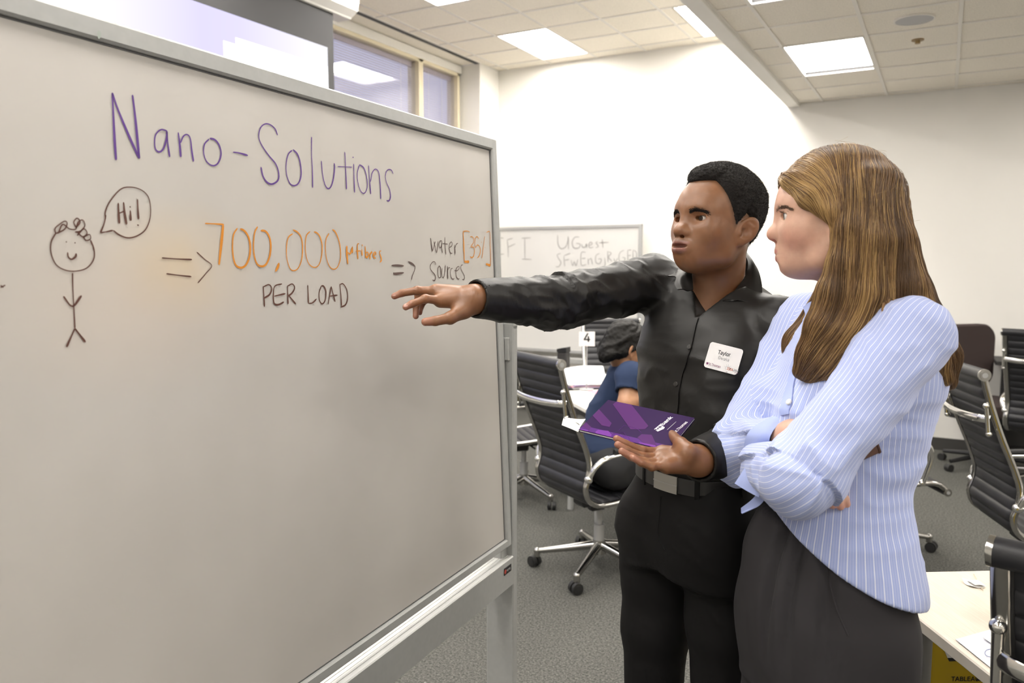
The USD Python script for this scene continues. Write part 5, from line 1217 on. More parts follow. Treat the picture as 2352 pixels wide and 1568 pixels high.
us = meshkit.text_mesh('us', .0062, .0003, True); A_, B2 = np.array(lw(1280 + 893 / 3.92, 760 + 896 / 3.92)), np.array(lw(1280 + 944 / 3.92, 760 + 862 / 3.92)); bd = us.bounds; us.apply_translation((-bd[0][0], 0, 0)); us.apply_scale([np.linalg.norm(B2 - A_) / (bd[1][0] - bd[0][0]), 1, 1]); an = math.atan2(*(B2 - A_)[::-1])
obj('lettering', placed(us, TK @ frame_xf((*A_, .0006), (math.cos(an), math.sin(an), 0), (-math.sin(an), math.cos(an), 0), (0, 0, 1))), cov, bkt, label='dark letters us in white shield')
# loose leaves curling out beyond the spine end
pg1 = [[at_d(1333, 978, 1.605), at_d(1318, 968, 1.63), at_d(1294, 960, 1.64)], [at_d(1331, 985, 1.60), at_d(1312, 975, 1.625), at_d(1292, 967, 1.635)], [at_d(1328, 992, 1.60), at_d(1310, 984, 1.62), at_d(1290, 976, 1.63)]]
obj('loose_page', sheet(np.array(pg1), .0006, (14, 14)), M['paper'], bkt, smooth=50)
pg2 = [[at_d(1345, 962, 1.63), at_d(1325, 962, 1.65), at_d(1296, 958, 1.66)], [at_d(1338, 972, 1.615), at_d(1326, 966, 1.64), at_d(1298, 960, 1.655)], [at_d(1332, 982, 1.605), at_d(1328, 972, 1.62), at_d(1300, 962, 1.65)]]
obj('loose_page', sheet(np.array(pg2), .0006, (14, 14)), M['paper'], bkt, smooth=50)
# ------------------------------------------------------------------ the woman in the striped blue shirt, arms crossed
wom = thing('person', 'person with long light brown hair in pale blue striped shirt, arms crossed', 'person')
RW, AW = view_axes(1900)
OW = at_d(1912, 495, 1.43)
FWm = RW * -.992 + AW * -.10
TW = head_frame(OW, FWm, 0, 0)
WO = dict(face_w=.0600, chin_y=.0810, chin_z=-.086, brow=.0072, nose_y=.1145, wing=.0105, lip_y=.0915, lip_z=-.0705, eye_y=.0750, nasion=.005, mouth_w=.0225, lip=.0056, gap=.0006, eye_open=.0068, gaze=-.0012)
FB = RW * -.86 + AW * -.51; FB /= np.linalg.norm(FB); LB = np.array([-FB[1], FB[0], 0])
if LB @ AW > 0: LB = -LB                                   # her left, towards the camera
degW = math.degrees(math.atan2(.86, .51))
NW = at_d(1962, 728, 1.47)
K = dict(shL=NW + LB * .165 + np.array([0, 0, -.022]), shR=NW - LB * .165 + np.array([0, 0, -.022]), elL=at_d(1844, 1094, 1.245), wrL=at_d(1742, 1078, 1.425), elR=at_d(1700, 1040, 1.52), wrR=at_d(1828, 1004, 1.372))
K['hdR'] = at_d(1925, 1085, 1.30)
def yawW(deg):
    F = RW * -math.sin(math.radians(deg)) + AW * -math.cos(math.radians(deg)); return math.atan2(F[1], F[0]) - math.pi / 2
def rowW(px, py, d, a, b, deg=degW):
    q = at_d(px, py, d); return (q[2], q[0], q[1], a, b, yawW(deg))
TRW = [rowW(1896, 1345, 1.46, .190, .155), rowW(1897, 1290, 1.46, .186, .150), rowW(1907, 1200, 1.46, .162, .129), rowW(1930, 1110, 1.46, 0.14, 0.114), rowW(1948, 1020, 1.47, 0.138, 0.116), rowW(1960, 930, 1.47, 0.15, 0.131), rowW(1975, 850, 1.47, 0.162, 0.134), rowW(1976, 780, 1.47, 0.162, 0.11), rowW(1966, 728, 1.47, 0.13, 0.078), rowW(1950, 690, 1.47, 0.062, 0.06)]
def wom_trunk(P):
    d = loft(P, TRW, 2.15)
    for s in ('shL', 'shR'): d = smin(d, cap(P, fore(NW, K[s], .3) + np.array([0, 0, -.03]), K[s], .046, .050), .04)
    bust = NW + FB * .115 + np.array([0, 0, -.185])
    for k in (-1, 1): d = smin(d, ell(P - (bust + LB * k * .07), (0, 0, 0), (.062, .062, .062)), .05)
    return d
DH = float((hits(wom_trunk, [(1915, 1125)], 1.1)[0] - CAM) @ FW)      # depth of her side where the fingers rest
hand_W = {'index': [(1898, 1090, DH - .022), (1925, 1118, DH - .024), (1940, 1146, DH - .022), (1945, 1158, DH - .019)], 'middle': [(1890, 1094, DH - .024), (1912, 1124, DH - .028), (1926, 1152, DH - .026), (1930, 1163, DH - .023)],
          'ring': [(1880, 1098, DH - .026), (1898, 1128, DH - .031), (1909, 1151, DH - .029), (1912, 1160, DH - .026)], 'little': [(1872, 1102, DH - .028), (1886, 1128, DH - .034), (1894, 1146, DH - .032), (1896, 1153, DH - .030)], 'thumb': [(1872, 1058, DH + .0), (1890, 1070, DH - .012), (1908, 1080, DH - .016), (1916, 1086, DH - .016)]}
def wom_skin(P):
    L = to_local(P, TW); d = head_sdf(L, WO)
    nt = to_world(np.array([[0, -.028, -.055]]), TW)[0]
    d = smin(d, cap(P, nt, NW + np.array([0, 0, -.02]), .050, .056), .02)
    return smin(d, cap(L, (0, .01, -.058), (0, .048, -.074), .034, .025), .025)
def wom_hand(P): return smin(hand_sdf(P, hand_W, at_d(1852, 1052, DH + .0)), chain(P, [at_d(1852, 1052, DH + .0), K['wrR'], K['elR']], [.026, .032, .038], .01), .015)
WSK = (.62, .375, .275)
def wom_tint(X):
    L = to_local(X, TW); c = face_tint(L, WO, WSK, (.50, .20, .17), (.60, .27, .20))
    for k, p in hand_W.items():
        t = at_d(*p[3]); w = np.clip(1.1 - np.linalg.norm(X - t, axis=1) / .016, 0, 1)[:, None] * .7; c = c * (1 - w) + np.array((.58, .26, .19)) * w
    for s in (-1, 1):
        q = spline([(s * .012, .093, .0115), (s * .026, .0885, .0165), (s * .040, .078, .0165), (s * .050, .064, .011)], 14)
        b = np.clip(1.2 - np.min(np.linalg.norm(L[:, None] - q[None], axis=2), axis=1) / .0040, 0, 1)[:, None] * .6
        c = c * (1 - b) + np.array((.20, .105, .06)) * b
    return c
hb = bounds_of([to_world(np.array([[x, y, z]]), TW)[0] for x in (-.1, .1) for y in (-.14, .14) for z in (-.13, .14)], .01)
b1 = isosurface(wom_skin, (hb[0][0], hb[0][1], NW[2] - .06), hb[1], .0022)
lo, hi = bounds_of([at_d(*p) for q in hand_W.values() for p in q] + [K['wrR']], .04)
tE = (K['elR'] - K['wrR']) / np.linalg.norm(K['elR'] - K['wrR'])
b2 = isosurface(lambda P: np.maximum(wom_hand(P), (P - K['wrR']) @ tE - .06), lo, hi, .0024)
lo, hi = bounds_of([K['wrL'], fore(K['wrL'], K['elL'], .35)], .045)
tL = (K['elL'] - K['wrL']) / np.linalg.norm(K['elL'] - K['wrL'])
b3 = isosurface(lambda P: np.maximum(cap(P, K['wrL'] - tL * .005, K['elL'], .026, .034), (P - K['wrL']) @ tL - .07), lo, hi, .004)
body = cat_([b1, b2, b3])
obj('body', body, skin_material('fair_skin', .42, .15, (1, .35, .2)), wom, smooth=True, color=wom_tint(np.array(body.vertices)))
eyes(TW, wom, (.12, .16, .17), (0, 1, -.06), .0750)
# eyebrow and lashes
r = np.random.default_rng(9); bq, bd_ = [], []
for s in (-1, 1):
    path = spline([(s * .012, .093, .0115), (s * .026, .0885, .0165), (s * .040, .078, .0165), (s * .050, .064, .011)], 50)
    for i in range(620):
        t = r.uniform(0, 1); bq.append(path[int(t * 49)] + np.array([0, 0, r.normal() * .0017 * (1 - .6 * t)])); bd_.append(TW[:3, 0] * s * .9 + TW[:3, 2] * (.25 - .5 * t) - TW[:3, 1] * .5)
bq = skin_to(wom_skin, to_world(bq, TW), 0, 3)
brow_m = mat('brown_brow', (.10, .052, .028), .7)
curves(wom, 'eyebrow', [np.array([q, q + d * .002 + TW[:3, 1] * .0004, q + d * .0045]) for q, d in zip(bq, bd_)], .00045, brow_m)
la = []
for s in (-1, 1):
    for i in range(40):
        a = -1.1 + 2.2 * i / 39; q = np.array([s * .0315 + .0118 * math.sin(a), .0750 + .0128 * math.cos(a), .0046]); la.append(to_world([q, q + np.array([.001 * math.sin(a), .0035 * math.cos(a), .0008]), q + np.array([.0025 * math.sin(a), .0060 * math.cos(a), .0030])], TW))
curves(wom, 'eyelash', la, [.0005, .0002], brow_m)

# hair: a solid mass with strands combed over it
def mir(p, s): return [(s * x, y, z) for x, y, z in p]
HC = {  # locks in head coordinates (x towards her right)
    'near_front': ([(-.070, -.012, .045), (-.083, -.022, -.03), (-.086, -.016, -.09), (-.088, -.003, -.14), (-.090, .012, -.20), (-.088, .032, -.25), (-.084, .050, -.278)], [.020, .026, .028, .031, .033, .026, .012]),
    'near_mid': ([(-.066, -.050, .05), (-.085, -.055, -.05), (-.092, -.052, -.14), (-.094, -.030, -.205), (-.092, .005, -.265), (-.088, .030, -.285)], [.030, .034, .036, .034, .024, .012]),
    'near_back': ([(-.045, -.072, .05), (-.062, -.090, -.05), (-.074, -.110, -.13), (-.078, -.132, -.19), (-.074, -.160, -.245), (-.066, -.185, -.285)], [.03, .036, .036, .032, .024, .010]),
    'back': ([(0, -.085, .05), (0, -.106, -.06), (0, -.132, -.14), (0, -.162, -.20), (0, -.192, -.255), (0, -.205, -.30)], [.030, .036, .037, .037, .030, .012]),
    'far_back': ([(.045, -.072, .05), (.065, -.090, -.05), (.078, -.112, -.13), (.08, -.140, -.20), (.07, -.180, -.27)], [.03, .036, .036, .032, .014]),
    'far_mid': ([(.066, -.050, .05), (.085, -.055, -.05), (.090, -.055, -.14), (.090, -.025, -.21), (.086, .015, -.265)], [.030, .032, .034, .030, .014]),
    'far_front': ([(.066, -.012, .045), (.078, -.026, -.03), (.081, -.026, -.12), (.078, .000, -.19), (.072, .042, -.245), (.064, .060, -.280)], [.020, .026, .030, .034, .030, .014])}
def hair_L(L):
    cap_ = ell(L, (0, -.010, .022), (.088, .109, .104))
    A = np.abs(L[:, 0])
    edge = L[:, 1] - np.interp(L[:, 2], [-.06, -.02, .02, .05, .08, .105], [.000, .002, .026, .058, .080, .078])
    d = smax(cap_, edge, .010); d = np.maximum(d, -L[:, 2] - .07)
    for k, (p, rd) in HC.items(): d = smin(d, chain(L, p, rd, .01), .016)
    sw = chain(np.stack([A, L[:, 1], L[:, 2]], 1), [(.008, .086, .070), (.040, .078, .060), (.068, .048, .028), (.078, .006, .000)], [.008, .012, .015, .016], .01)
    d = smin(d, sw, .012)
    return d
def wom_hair(P): return hair_L(to_local(P, TW))
lo, hi = bounds_of(to_world(np.array([[x, y, z] for x in (-.13, .13) for y in (-.25, .13) for z in (-.39, .14)]), TW), .0)
def hair_rough(P):
    L = to_local(P, TW); a = np.arctan2(L[:, 0], L[:, 1]); return hair_L(L) - .0045 * (meshkit.noise(np.stack([a * 14, L[:, 2] * 9, np.hypot(L[:, 0], L[:, 1]) * 8], 1), 2) - .5)
hmesh = isosurface(hair_rough, lo, hi, .0050, 1)
def hairmat(name, c, rough=.34): return mat(name, c, rough, noise=None, spec=.45)
hw = obj('hair', hmesh, usdkit.material(stage, '/World/Looks/brown_hair_mass', {'tc': ('texture_coordinate', {}), 'mp': ('mapping', {'scale': (160, 160, 10)}), 'n': ('noise_texture', {'scale': 1.0, 'detail': 3.0}), 'r': ('rgb_ramp', {'ramp': [(.3, (.085, .042, .018)), (.55, (.17, .09, .038)), (.75, (.27, .16, .065))]}), 'b': ('bump', {'strength': .6, 'distance': .002}), 'p': ('principled_bsdf', {'roughness': .42})}, [('tc.object', 'mp.vector'), ('mp.vector', 'n.vector'), ('n.fac', 'r.fac'), ('r.color', 'p.base_color'), ('n.fac', 'b.height'), ('b.normal', 'p.normal')], surface='p.BSDF'), wom, smooth=True)
HF = Sampled(hair_L, (-.15, -.27, -.40), (.15, .14, .15), .004)
S, fi = trimesh.sample.sample_surface(hmesh, 11500, seed=4); S = to_local(S, TW)
rs_ = np.random.default_rng(6)
# extra seeds along the parting and the hairline
npart = 2600; yy = rs_.uniform(-.07, .088, npart)
S = np.vstack([S, np.stack([rs_.normal(size=npart) * .004 + .004, yy, .02 + .105 * np.sqrt(np.clip(1 - ((yy + .014) / .116)**2, .02, 1))], 1)])
S2, _ = trimesh.sample.sample_surface(hmesh, 26000, seed=14); S2 = to_local(S2, TW); S2 = S2[(S2[:, 1] > .02) & (S2[:, 2] > -.01)][:4200]; S = np.vstack([S, S2])
X = S.copy(); tr = [X.copy()]; alive = np.ones(len(X), bool); step = .011
lane = rs_.uniform(-1, 1, len(X))
for it in range(30):
    n = HF.grad(X)
    sx = np.where(X[:, 0] > .004, 1.0, -1.0)
    top = np.clip((X[:, 2] - .0) / .08, 0, 1); front = np.clip((X[:, 1] - .0) / .05, 0, 1)
    low = np.clip((-.12 - X[:, 2]) / .08, 0, 1)
    g = np.stack([sx * (1.1 * top) , -1.25 * front * np.clip((X[:, 2] + .01) / .06, 0, 1) * (np.abs(X[:, 0]) > .02) + low * np.where(X[:, 1] > -.08, .62, -.40) + .05 * lane, -1.0 + 0 * top], 1)
    g -= n * (g * n).sum(1, keepdims=True)
    ln_ = np.linalg.norm(g, axis=1, keepdims=True); g /= np.maximum(ln_, 1e-6)
    alive &= (ln_[:, 0] > .25) & (X[:, 2] > -.37)
    Y = X + g * step
    Y = Y - HF.grad(Y) * (HF(Y) - .0012)[:, None]
    X = np.where(alive[:, None], Y, X); tr.append(X.copy())
TR = np.stack(tr, 1)
strands = []
for i in range(len(TR)):
    p = TR[i]; keep = np.r_[True, np.linalg.norm(np.diff(p, axis=0), axis=1) > 1e-6]; p = p[keep]
    m = int(rs_.integers(9, 26)); p = p[:m]
    if len(p) < 4: continue
    ph = rs_.uniform(0, 6.28, 3); k = np.arange(len(p))
    off = rs_.uniform(-.0004, .0022)
    p = p + HF.grad(p) * off + .0009 * np.stack([np.sin(k * .5 + ph[0]), np.sin(k * .4 + ph[1]), 0 * k], 1)
    strands.append((p, TR[i][0]))
tones = [('dark_strands', (.095, .049, .021)), ('brown_strands', (.150, .081, .034)), ('light_brown_strands', (.235, .133, .055)), ('golden_strands', (.43, .27, .105))]
grp = [[], [], [], []]
for p, s0 in strands:
    band = meshkit.noise(np.array([[math.atan2(s0[0], s0[1] + .02) * 9, s0[2] * 3, 1.0]]), 8)[0]
    v = band * .75 + rs_.uniform(0, .35) + (.20 if s0[1] > .03 and s0[2] > .0 else 0) - .04
    grp[int(np.clip((v - .25) / .62 * 4, 0, 3))].append(to_world(spline(p, len(p) + 6), TW))
for (nm, c), g in zip(tones, grp):
    if g: curves(hw, nm, g, [.0005, .0008, .0007, .0002], hairmat(nm, c))
# a few locks lying on the shoulder, and flyaways
fl = []
for (a, b, c) in (((2040, 690, 1.31), (2048, 760, 1.285), (2032, 812, 1.272)), ((2052, 690, 1.31), (2066, 750, 1.285), (2068, 800, 1.272)), ((2030, 690, 1.31), (2026, 750, 1.285), (2028, 790, 1.272))):
    for k in range(26):
        j = rs_.normal(size=(3, 2)) * np.array([[3], [3.5], [2.0]]); fl.append(spline([at_d(q[0] + j[i][0], q[1] + j[i][1], q[2] - .003) for i, q in enumerate((a, b, c))], 12))
curves(hw, 'loose_lock', fl, [.0009, .0010, .0003], hairmat('loose_lock_hair', (.24, .13, .05)))
fl = []
for k in range(110):
    q = S[rs_.integers(0, len(S))]
    if q[2] < -.05: continue
    n = HF.grad(q[None])[0]; t = np.cross(n, rs_.normal(size=3)); L_ = rs_.uniform(.010, .026)
    fl.append(to_world([q, q + n * .004 + t * L_ * .4, q + n * rs_.uniform(.003, .006) + t * L_ * .8, q + n * .002 + t * L_], TW))
curves(hw, 'flyaway', fl, .00028, hairmat('flyaway_hair', (.40, .25, .09)))

# shirt
SLV = (('shL', 'elL', 'wrL', .065, .054, .042, 41, .02), ('shR', 'elR', 'wrR', .060, .056, .041, 42, .055))
def arm_u(P, a, b, c):
    """Distance round the sleeve, carried smoothly through the elbow."""
    t1, t2 = (b - a) / np.linalg.norm(b - a), (c - b) / np.linalg.norm(c - b); Bn = np.cross(t1, t2); Bn /= np.linalg.norm(Bn)
    q = P - b; a1, a2 = q @ t1, -(q @ t2); w = np.where((a1 > 0) & (a2 > 0), a1 / np.maximum(a1 + a2, 1e-9), np.where(a1 <= 0, 0.0, 1.0))
    both = (a1 <= 0) & (a2 <= 0); w = np.where(both, np.clip(.5 + (a1 - a2) / .10, 0, 1), w)
    t = t1 * (1 - w)[:, None] + t2 * w[:, None]; t /= np.linalg.norm(t, axis=1, keepdims=True); N = np.cross(Bn, t)
    return np.arctan2(q @ Bn, -(q * N).sum(1)) * .060, np.arctan2(q @ Bn, (q * N).sum(1)) * .060
def wom_sleeve(P, k):
    a, b, c, ra, rb, rc, seed, cut = SLV[k]; a, b, w0 = K[a], K[b], K[c]; c = fore(w0, b, cut / np.linalg.norm(w0 - b))
    d = smin(cap(P, a, b, ra, rb), cap(P, b, c, rb, rc), .02)
    s1, t1, _ = along(P, a, b); s2, t2, _ = along(P, b, c); l1 = np.linalg.norm(b - a)
    s = np.where(s1 < l1, s1, l1 + np.maximum(s2, 0)); t = np.where(s1 < l1, t1, t2)
    f = crease(np.stack([s * 13 + .9 * np.cos(t + seed * .3), np.cos(t) * .8, np.sin(t) * .8], 1), 1.0, seed)
    amp = .016 * np.exp(-((s - l1) / .08)**2) + .009 + .009 * np.exp(-((s - .05) / .06)**2)
    d = d - amp * (f - .45) * np.clip((l1 + np.linalg.norm(c - b) - s) / .06, .15, 1)
    tt = (b - w0) / np.linalg.norm(b - w0)
    d = np.maximum(d, -cap(P, c - tt * .08, c + tt * .03, .0350, .033))
    return smax(d, -((P - c) @ tt) - .004 - 9 * (np.linalg.norm(P - c, axis=1) > .12), .006), s, t, l1
hm0, hm1, hm2 = at_d(1712, 1168, 1.34), at_d(2092, 1316, 1.47), at_d(1880, 1268, 1.325)
hn = np.cross(hm1 - hm0, hm2 - hm0); hn /= np.linalg.norm(hn); hn = hn if hn[2] < 0 else -hn
def wom_shirt(P):
    d = wom_trunk(P)
    q = P @ np.stack([RW, AW, np.array([0, 0, 1.])], 1)
    f = crease(q + .02 * np.sin(q[:, 2:3] * 15), (5, 5, 17), 51)
    w = np.exp(-((P[:, 2] - 1.14) / .13)**2)
    d = d - (.005 + .014 * w) * (f - .5)
    d = smax(d, (P - hm0) @ hn - .010 * np.cos((P @ RW) * 9), .006)
    for k in (0, 1):
        e = wom_sleeve(P, k)[0]; d = smin(d, e, .014)
    nk = cap(P, NW + FB * .02 + np.array([0, 0, -.02]), to_world(np.array([[0, -.02, -.04]]), TW)[0], .060, .066)
    return smax(d, -nk, .004)
lo, hi = bounds_of([K[k] for k in ('shL', 'shR', 'elL', 'elR', 'wrL', 'wrR')] + [hm0, hm1, at_d(2110, 900, 1.5)], .11); hi[2] = NW[2] + .09; lo[2] = hm1[2] - .05
sm = drop_small(isosurface(wom_shirt, lo, hi, .0047))
X = np.array(sm.vertices)
cls = np.argmin(np.stack([wom_trunk(X) - .004, wom_sleeve(X, 0)[0], wom_sleeve(X, 1)[0]]), 0)
Vs, Fs, Cs = split_by(sm, cls)
q = Vs - NW; u = np.arctan2(q @ FB, q @ LB) * .135
for k in (0, 1):
    a, b, c = (K[n] for n in SLV[k][:3]); u = np.where(Cs == k + 1, arm_u(Vs, a, b, c)[0], u)
tint = np.stack([u, Cs * 1.0, 0 * u], 1); sm = trimesh.Trimesh(Vs, Fs, process=False)
stripe = usdkit.material(stage, '/World/Looks/striped_shirt', {'a': ('attribute', {'attribute': 'tint'}), 's': ('separate_xyz', {}), 'm1': ('math', {'math_type': 'multiply', 'value2': 1 / .0082}), 'm2': ('math', {'math_type': 'fraction'}), 'm3': ('map_range', {'from_min': .80, 'from_max': .88, 'clamp': True}), 'm4': ('map_range', {'from_min': .92, 'from_max': 1.0, 'to_min': 1.0, 'to_max': 0.0, 'clamp': True}), 'mm': ('math', {'math_type': 'multiply'}),
    'm5': ('math', {'math_type': 'multiply', 'value2': 3 / .0082}), 'm6': ('math', {'math_type': 'fraction'}), 'm7': ('map_range', {'from_min': .35, 'from_max': .65, 'to_min': .0, 'to_max': .16, 'clamp': True}), 'mx': ('math', {'math_type': 'maximum'}),
    'mix': ('mix_color', {'a': (.335, .40, .69), 'b': (.74, .76, .86)}), 'tc': ('texture_coordinate', {}), 'bn': ('noise_texture', {'scale': 420.0, 'detail': 2.0}), 'b': ('bump', {'strength': .12, 'distance': .001}), 'p': ('principled_bsdf', {'roughness': .75, 'specular_ior_level': .25, 'sheen_weight': .15})},
    [('a.vector', 's.vector'), ('s.x', 'm1.value1'), ('m1.value', 'm2.value1'), ('m2.value', 'm3.value'), ('m2.value', 'm4.value'), ('m3.result', 'mm.value1'), ('m4.result', 'mm.value2'), ('s.x', 'm5.value1'), ('m5.value', 'm6.value1'), ('m6.value', 'm7.value'), ('mm.value', 'mx.value1'), ('m7.result', 'mx.value2'), ('mx.value', 'mix.fac'), ('mix.result', 'p.base_color'), ('tc.object', 'bn.vector'), ('bn.fac', 'b.height'), ('b.normal', 'p.normal')], surface='p.BSDF')
shw = obj('shirt', sm, stripe, wom, smooth=True, color=tint)
plain = mat('pale_blue_cotton', (.345, .41, .70), .75, bump=(420, .12, .001), spec=.25)
def pxs(rows): return np.array([[at_d(*p) for p in r_] for r_ in rows])
def striped_sheet(name, rows, th=.0016, n=(18, 22), pitch=1.0):
    m = sheet(pxs(rows), th, n); v = np.array(m.vertices); c = v.mean(0); U_, S_, W_ = np.linalg.svd(v - c, full_matrices=False)
    return obj(name, m, stripe, shw, smooth=60, color=None) if 0 else obj(name, m, plain, shw, smooth=60)
striped_sheet('collar', [[(1845, 706, 1.50), (1860, 694, 1.49), (1880, 690, 1.47)], [(1852, 728, 1.47), (1864, 722, 1.455), (1882, 714, 1.44)], [(1862, 772, 1.45), (1872, 766, 1.43), (1886, 755, 1.415)]])
striped_sheet('cuff', [[(1730, 1040, 1.375), (1714, 1070, 1.365), (1688, 1110, 1.37)], [(1746, 1060, 1.340), (1730, 1095, 1.335), (1714, 1126, 1.345)], [(1762, 1085, 1.315), (1752, 1115, 1.312), (1744, 1142, 1.32)]])
striped_sheet('cuff', [[(1752, 1118, 1.36), (1728, 1146, 1.37), (1702, 1166, 1.38)], [(1757, 1128, 1.355), (1735, 1156, 1.365), (1703, 1178, 1.38)], [(1760, 1142, 1.35), (1742, 1162, 1.36), (1706, 1178, 1.375)]])
striped_sheet('cuff', [[(1766, 1026, 1.385), (1770, 1000, 1.375), (1790, 974, 1.39), (1824, 966, 1.40)], [(1738, 1034, 1.395), (1745, 998, 1.385), (1780, 964, 1.40), (1818, 956, 1.41)], [(1706, 1040, 1.42), (1720, 992, 1.41), (1768, 960, 1.42), (1808, 953, 1.43)]])
edge = hits(wom_trunk, [(1858, 775), (1842, 820), (1828, 870), (1820, 915), (1815, 950)], 1.25, .002)
eg = spline(edge, 26); nrm = gradient(wom_trunk, eg); wv = np.cross(np.gradient(eg, axis=0), nrm); wv /= np.linalg.norm(wv, axis=1, keepdims=True)
if (wv @ RW).mean() > 0: wv = -wv
obj('placket', slab(np.stack([skin_to(wom_shirt, eg + wv * k, .0018, 3) for k in (0, .008, .016, .024)], 1), .0022), plain, shw, smooth=50)
for x, y in ((1812, 923),):
    q = hits(wom_shirt, [(x, y)], 1.2, .005)[0]; n = gradient(wom_trunk, q[None])[0]
    obj('button', cat_([cyl(q - n * .001, q + n * .0018, .0055, 20), cyl(q + n * .0016, q + n * .0026, .0055, 20, .0042)]), mat('pearl_button', (.75, .74, .70), .25), shw, smooth=30)
# trousers
hL, hR = at_d(1925, 1420, 1.40), at_d(1835, 1420, 1.53)
kL, kR = at_d(1930, 1850, 1.42), at_d(1810, 1850, 1.54); aL, aR = np.array([kL[0], kL[1], .075]) + AW * .02, np.array([kR[0], kR[1], .075]) + AW * .02
PW = [rowW(1900, 1560, 1.47, .166, .130), rowW(1894, 1480, 1.47, .178, .143), rowW(1892, 1400, 1.465, .179, .145), rowW(1888, 1330, 1.46, .168, .136), rowW(1898, 1260, 1.46, .170, .134), rowW(1915, 1180, 1.46, .150, .120)]
def wom_trousers(P):
    d = loft(P, PW, 2.15)
    for h, k, a in ((hL, kL, aL), (hR, kR, aR)): d = smin(d, chain(P, [h, fore(h, k, .5), k, a], [.104, .096, .085, .075], .03), .05)
    q = P @ np.stack([RW, AW, np.array([0, 0, 1.])], 1)
    ang = np.arctan2((P - hm2) @ LB * 0 + (P - at_d(1900, 1350, 1.46)) @ LB, (P - at_d(1900, 1350, 1.46)) @ FB)
    pl = sum(w * np.exp(-((ang - c) / .085)**2) for c, w in ((.30, 1), (.62, 1.0), (1.02, .8)))
    d = d + .016 * pl * np.clip((P[:, 2] - .80) / .12, 0, 1) - .006 * (crease(q, (7, 7, 4), 61) - .5)
    return np.maximum(d, .035 - P[:, 2])
lo, hi = bounds_of([hL, hR, aL, aR, hm0, hm1], .20); lo[2] = .02; hi[2] = at_d(1900, 1190, 1.46)[2]
tm = drop_small(isosurface(wom_trousers, lo, hi, .0062))
tw_m = mat('charcoal_trouser_cloth', (.030, .028, .031), .85, bump=(420, .2, .001), spec=.3)
trw = obj('trousers', tm, tw_m, wom, smooth=True)
pk = hits(wom_trousers, [(2048, 1372), (2066, 1376), (2080, 1372)], 1.15, .0012)
obj('pocket_welt', tube(spline(pk, 12), .0022, 8, flat=.5), tw_m, trw, smooth=50)
sp_ = hits(wom_trousers, [(1898, 1285), (1906, 1340), (1922, 1400), (1948, 1460)], 1.15, .0006)
obj('pocket_edge', tube(spline(sp_, 20), .0016, 6), tw_m, trw, smooth=50)
for an in (aL, aR):
    obj('shoe', isosurface(lambda P: np.maximum(smin(chain(P, [np.array([an[0], an[1], .045]) - FB * .03, np.array([an[0], an[1], .038]) + FB * .09, np.array([an[0], an[1], .030]) + FB * .15], [.036, .038, .028], .02), cap(P, np.array([an[0], an[1], .05]), np.array([an[0], an[1], .10]), .038), .02), .004 - P[:, 2]), np.array([an[0], an[1], 0]) - np.array([.25, .25, .005]), np.array([an[0], an[1], .14]) + np.array([.25, .25, 0]), .007), M['leather'], wom, smooth=True)
# the small brown case tucked under her arm
cs_ = thing('card_case', 'small brown leather case with orange tab tucked in the crossed arms', 'case')
DCc = float((hits(wom_trunk, [(2008, 1040)], 1.1)[0] - CAM) @ FW)
a, b = at_d(1990, 1052, DCc - .012), at_d(2026, 1036, DCc - .006)
ux = (b - a) / np.linalg.norm(b - a); vy = at_d(2012, 1012, DCc - .009) - at_d(2018, 1044, DCc - .009); vy -= ux * (vy @ ux); vy /= np.linalg.norm(vy); wz = np.cross(ux, vy)
TC = frame_xf(a, ux, vy, wz)
obj('flap', placed(box((-.05, 0, -.004), (.026, .024, .004), .002), TC), mat('brown_leather', (.075, .026, .014), .5), cs_)
obj('flap_edge', placed(box((.022, -.001, -.005), (.029, .026, .005), .002), TC), mat('brown_leather_dark', (.055, .018, .010), .5), cs_)
obj('tab', placed(box((-.03, .022, -.003), (.026, .042, .003), .002), TC), mat('orange_tab', (.75, .13, .02), .5), cs_)
# ------------------------------------------------------------------ the person seated at the number 4 table
sea = thing('person', 'person in navy t-shirt with dark wavy hair sitting in the office chair, seen from behind', 'person')
HS = at_d(1437, 797, 3.86)
FS = FA * .93 + H_ * .0 + RT * .25; FS[2] = 0; FS /= np.linalg.norm(FS); RS_ = np.array([FS[1], -FS[0], 0])
TS_ = head_frame(HS, FS, math.radians(-26), 0)
SO = dict(face_w=.060, chin_y=.086, brow=.008, nose_y=.112, wing=.012, lip_y=.100, mouth_w=.023, lip=.006, gap=.0006, eye_open=.0045)
pel_ = np.array([locA[0], locA[1], .53]) + FA * .03
nk_ = at_d(1436, 838, 3.90)
shr, shl = at_d(1448, 866, 3.74), at_d(1452, 846, 4.06)
elr = at_d(1440, 928, 3.68); wrr = elr + FS * .22 + np.array([0, 0, .06]); ell_ = shl + FS * .16 + np.array([0, 0, -.26]); wrl = ell_ + FS * .2
def sea_skin(P):
    d = head_sdf(to_local(P, TS_), SO)
    d = smin(d, cap(P, to_world(np.array([[0, -.03, -.05]]), TS_)[0], nk_, .052, .058), .02)
    return d
def sea_arm(P): return np.minimum(chain(P, [shr, elr, wrr, wrr + FS * .09], [.050, .043, .028, .03], .02), chain(P, [shl, ell_, wrl, wrl + FS * .09], [.048, .040, .028, .03], .02))
lo, hi = bounds_of([HS, nk_], .15)
b1 = isosurface(sea_skin, lo, hi, .006, 1)
lo, hi = bounds_of([shr, elr, wrr, shl, ell_, wrl, wrr + FS * .1, wrl + FS * .1], .07)
b2 = isosurface(sea_arm, lo, hi, .008, 1)
bd = cat_([b1, b2])
obj('body', bd, skin_material('tan_skin', .45, .1, (1, .35, .2)), sea, smooth=True, color=np.repeat(np.array([[.42, .215, .115]]), len(bd.vertices), 0))
